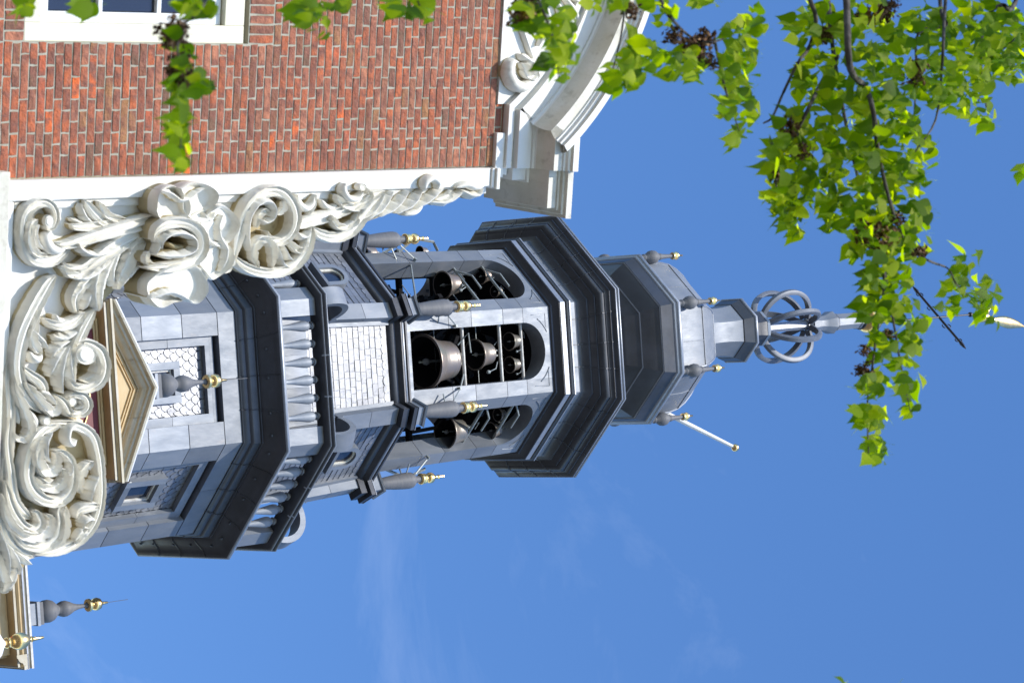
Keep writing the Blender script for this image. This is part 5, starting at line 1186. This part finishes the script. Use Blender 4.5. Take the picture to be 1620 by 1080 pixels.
CL = [  # photo x, y, rx, ry, count, distance
 (1085, 100, 34, 28, 18, 6.8), (1178, 50, 32, 34, 13, 6.9), (1165, 110, 32, 34, 16, 6.9), (1165, 170, 30, 34, 14, 6.9), (1160, 212, 22, 14, 5, 6.9), (1012, 92, 30, 28, 18, 6.7), (985, 120, 20, 20, 8, 6.7),
 (872, 30, 36, 40, 26, 6.2), (884, 90, 24, 34, 15, 6.2), (840, 20, 14, 20, 5, 6.2), (960, 8, 34, 12, 8, 6.8), (1050, 20, 26, 22, 7, 6.8), (1110, 0, 20, 10, 4, 6.9),
 (1290, 45, 45, 45, 26, 7.3), (1300, 130, 50, 45, 34, 7.3), (1262, 205, 40, 36, 26, 7.2), (1235, 250, 36, 30, 22, 7.2), (1240, 320, 34, 34, 24, 7.2), (1250, 372, 14, 14, 4, 7.2), (1300, 290, 40, 34, 22, 7.3), (1340, 215, 45, 50, 36, 7.2), (1325, 340, 30, 30, 14, 7.3),
 (1375, 50, 50, 50, 36, 7.2), (1395, 140, 46, 44, 36, 7.0), (1400, 100, 30, 30, 12, 7.4), (1460, 60, 45, 50, 36, 7.3), (1480, 130, 42, 36, 32, 7.2), (1540, 50, 50, 46, 40, 7.4), (1545, 110, 40, 34, 26, 7.3), (1590, 60, 36, 50, 34, 7.5), (1600, 110, 24, 26, 14, 7.5), (1548, 180, 26, 26, 8, 7.5), (1516, 160, 30, 24, 12, 7.3),
 (1415, 200, 34, 34, 22, 7.0), (1450, 240, 28, 30, 12, 7.1), (1390, 270, 36, 34, 26, 7.0), (1430, 290, 30, 34, 18, 7.0), (1372, 330, 36, 34, 30, 7.0), (1400, 370, 40, 36, 34, 7.0), (1355, 385, 24, 26, 12, 7.0), (1398, 430, 38, 34, 32, 7.0), (1445, 345, 24, 30, 12, 7.0), (1450, 395, 22, 20, 8, 7.0), (1380, 480, 26, 30, 18, 7.1), (1415, 490, 22, 26, 12, 7.1),
 (1388, 545, 20, 24, 9, 7.1), (1378, 610, 18, 26, 12, 7.1), (1374, 660, 18, 26, 14, 7.1), (1378, 710, 18, 18, 11, 7.1), (1442, 510, 20, 24, 9, 7.0), (1432, 550, 22, 24, 10, 7.0), (1428, 600, 20, 26, 10, 7.0), (1440, 642, 10, 16, 4, 7.0),
 (1525, 412, 18, 16, 5, 7.0), (1515, 452, 26, 20, 7, 7.0), (1545, 478, 24, 20, 9, 7.0), (1562, 448, 14, 14, 3, 7.0), (1560, 500, 14, 12, 2, 7.0), (1500, 480, 16, 16, 3, 7.0),
 (276, 60, 8, 20, 3, 5.9), (288, 100, 14, 20, 7, 5.9), (316, 132, 16, 16, 5, 5.9), (284, 150, 10, 24, 7, 5.9), (286, 200, 10, 24, 7, 5.9), (285, 248, 8, 18, 6, 5.9), (300, 10, 22, 10, 6, 5.9), (330, 12, 10, 12, 2, 5.9),
 (490, 16, 34, 14, 10, 6.3), (506, 46, 10, 10, 2, 6.3), (545, 4, 8, 6, 2, 6.3), (640, 10, 18, 10, 4, 6.3), (670, 18, 14, 14, 4, 6.3), (140, 8, 12, 10, 3, 6.4), (38, 12, 10, 12, 3, 6.4), (42, 0, 12, 8, 2, 6.4),
 (1612, 270, 8, 8, 2, 7.5), (1335, 1084, 8, 4, 2, 7.0), (1408, 1085, 6, 4, 1, 7.0)]
leaves = []
def leaf_xf(P, size):
    up = Vector((rl.gauss(0, .55), rl.gauss(0, .5), -1.0+rl.gauss(0, .45))).normalized()      # blade direction: drooping
    nrm = Vector((rl.gauss(-.1, .6), rl.gauss(-.45, .55), rl.gauss(.55, .45)))
    X = up.cross(nrm).normalized(); Z = X.cross(up).normalized()
    M_ = Matrix((X, up, Z)).transposed().to_4x4(); return Matrix.Translation(P) @ M_ @ Matrix.Scale(size, 4)
for (x, y, rx, ry, n, D) in CL:
    for i in range(int(n*2.7)):
        a = rl.uniform(0, 6.283); q = math.sqrt(rl.random()); P = Vector(tloc(at(x+8+rx*q*math.cos(a), y+ry*q*math.sin(a), D+rl.uniform(-.22, .22))))
        leaves.append((leaf_xf(P, rl.choice((rl.uniform(.040, .062), rl.uniform(.058, .100)))*(D/7.0)), rl.choice(LM), D))
order = sorted(range(len(leaves)), key=lambda i: -leaves[i][0].to_scale()[0]/leaves[i][2])
top = set(order[:300]); b = MB()
for i, (M_, me, D) in enumerate(leaves):
    if i in top:
        o = link('leaf', me, tree); o.matrix_local = M_
    else: b.add([tuple(M_ @ p.co) for p in me.vertices], [tuple(q.vertices) for q in me.polygons])
# unseen crown leaves added sunward, out of view, to shade the twigs in sight
sdv = Vector((-math.sin(rad(SUN_A))*math.cos(rad(SUN_E)), -math.cos(rad(SUN_A))*math.cos(rad(SUN_E)), math.sin(rad(SUN_E))))
b2 = MB()
for (x, y, rx, ry, n, D) in CL:
    if y < 330 and x > 800:
        for i in range(int(n*(1.3 if y < 200 else .5))):
            P = Vector(tloc(at(x+rl.uniform(-70, 60), y+rl.uniform(-70, 40), D)))+sdv*rl.uniform(1.7, 3.2)
            M_ = leaf_xf(P, rl.uniform(.06, .085)); me = rl.choice(LM); b2.add([tuple(M_ @ p.co) for p in me.vertices], [tuple(q.vertices) for q in me.polygons])
for (x, y, rx, ry, n, D) in CL:
    if x < 700:
        for i in range(int(n*4)):
            P = Vector(tloc(at(x+rl.uniform(-50, 50), y+rl.uniform(-50, 50), D)))+sdv*rl.uniform(4.5, 6.5)
            M_ = leaf_xf(P, rl.uniform(.07, .10)); me = rl.choice(LM); b2.add([tuple(M_ @ p.co) for p in me.vertices], [tuple(q.vertices) for q in me.polygons])
b.build('leaves', 'leaf', tree, True, stuff=True); b2.build('shading_leaves', 'leaf', tree, True, stuff=True)
# dry seed clusters
for (x, y, D, r) in ((1066, 58, 6.8, .045), (1095, 72, 6.8, .05), (1115, 62, 6.8, .055), (1108, 84, 6.8, .045), (1128, 100, 6.8, .035), (1250, 200, 7.1, .06), (1270, 240, 7.1, .05), (1232, 280, 7.1, .035), (1310, 55, 7.2, .04), (1375, 25, 7.1, .06), (1398, 20, 7.1, .06), (1412, 8, 7.1, .04), (1455, 105, 7.1, .045), (1448, 125, 7.1, .05), (1368, 372, 6.9, .05), (1392, 385, 6.9, .06), (1408, 372, 6.9, .05), (1455, 398, 6.9, .04), (1370, 555, 7.0, .035), (1368, 585, 7.0, .045), (1405, 530, 7.0, .035), (1378, 358, 6.9, .05),
                  (278, 45, 5.85, .05), (276, 62, 5.85, .04), (284, 100, 5.85, .045), (288, 122, 5.85, .045), (825, 20, 6.1, .045), (832, 5, 6.1, .045), (1000, 18, 6.7, .04), (990, 10, 6.7, .035), (1336, 35, 7.2, .03), (1420, 345, 7.0, .04), (1300, 60, 7.3, .04)):
    b = MB(); P = Vector(tloc(at(x, y, D)))
    for i in range(110):
        c = P+Vector((max(-.7, min(.7, rl.gauss(0, .34))), max(-.7, min(.7, rl.gauss(0, .34))), max(-1, min(1, rl.gauss(-.1, .45)))))*r*.9; u_ = Vector((rl.gauss(0, 1), rl.gauss(0, 1), rl.gauss(0, 1))).normalized(); w_ = u_.cross(Vector((rl.gauss(0, 1), rl.gauss(0, 1), rl.gauss(0, 1)))).normalized(); s_ = r*rl.uniform(.14, .30)
        b.add([c-u_*s_, c+w_*s_*.55, c+u_*s_, c-w_*s_*.55, c+u_.cross(w_)*s_*.3], [(0, 1, 4), (1, 2, 4), (2, 3, 4), (3, 0, 4)])
    b.build('seed_cluster', 'dry_seed', tree, stuff=True)
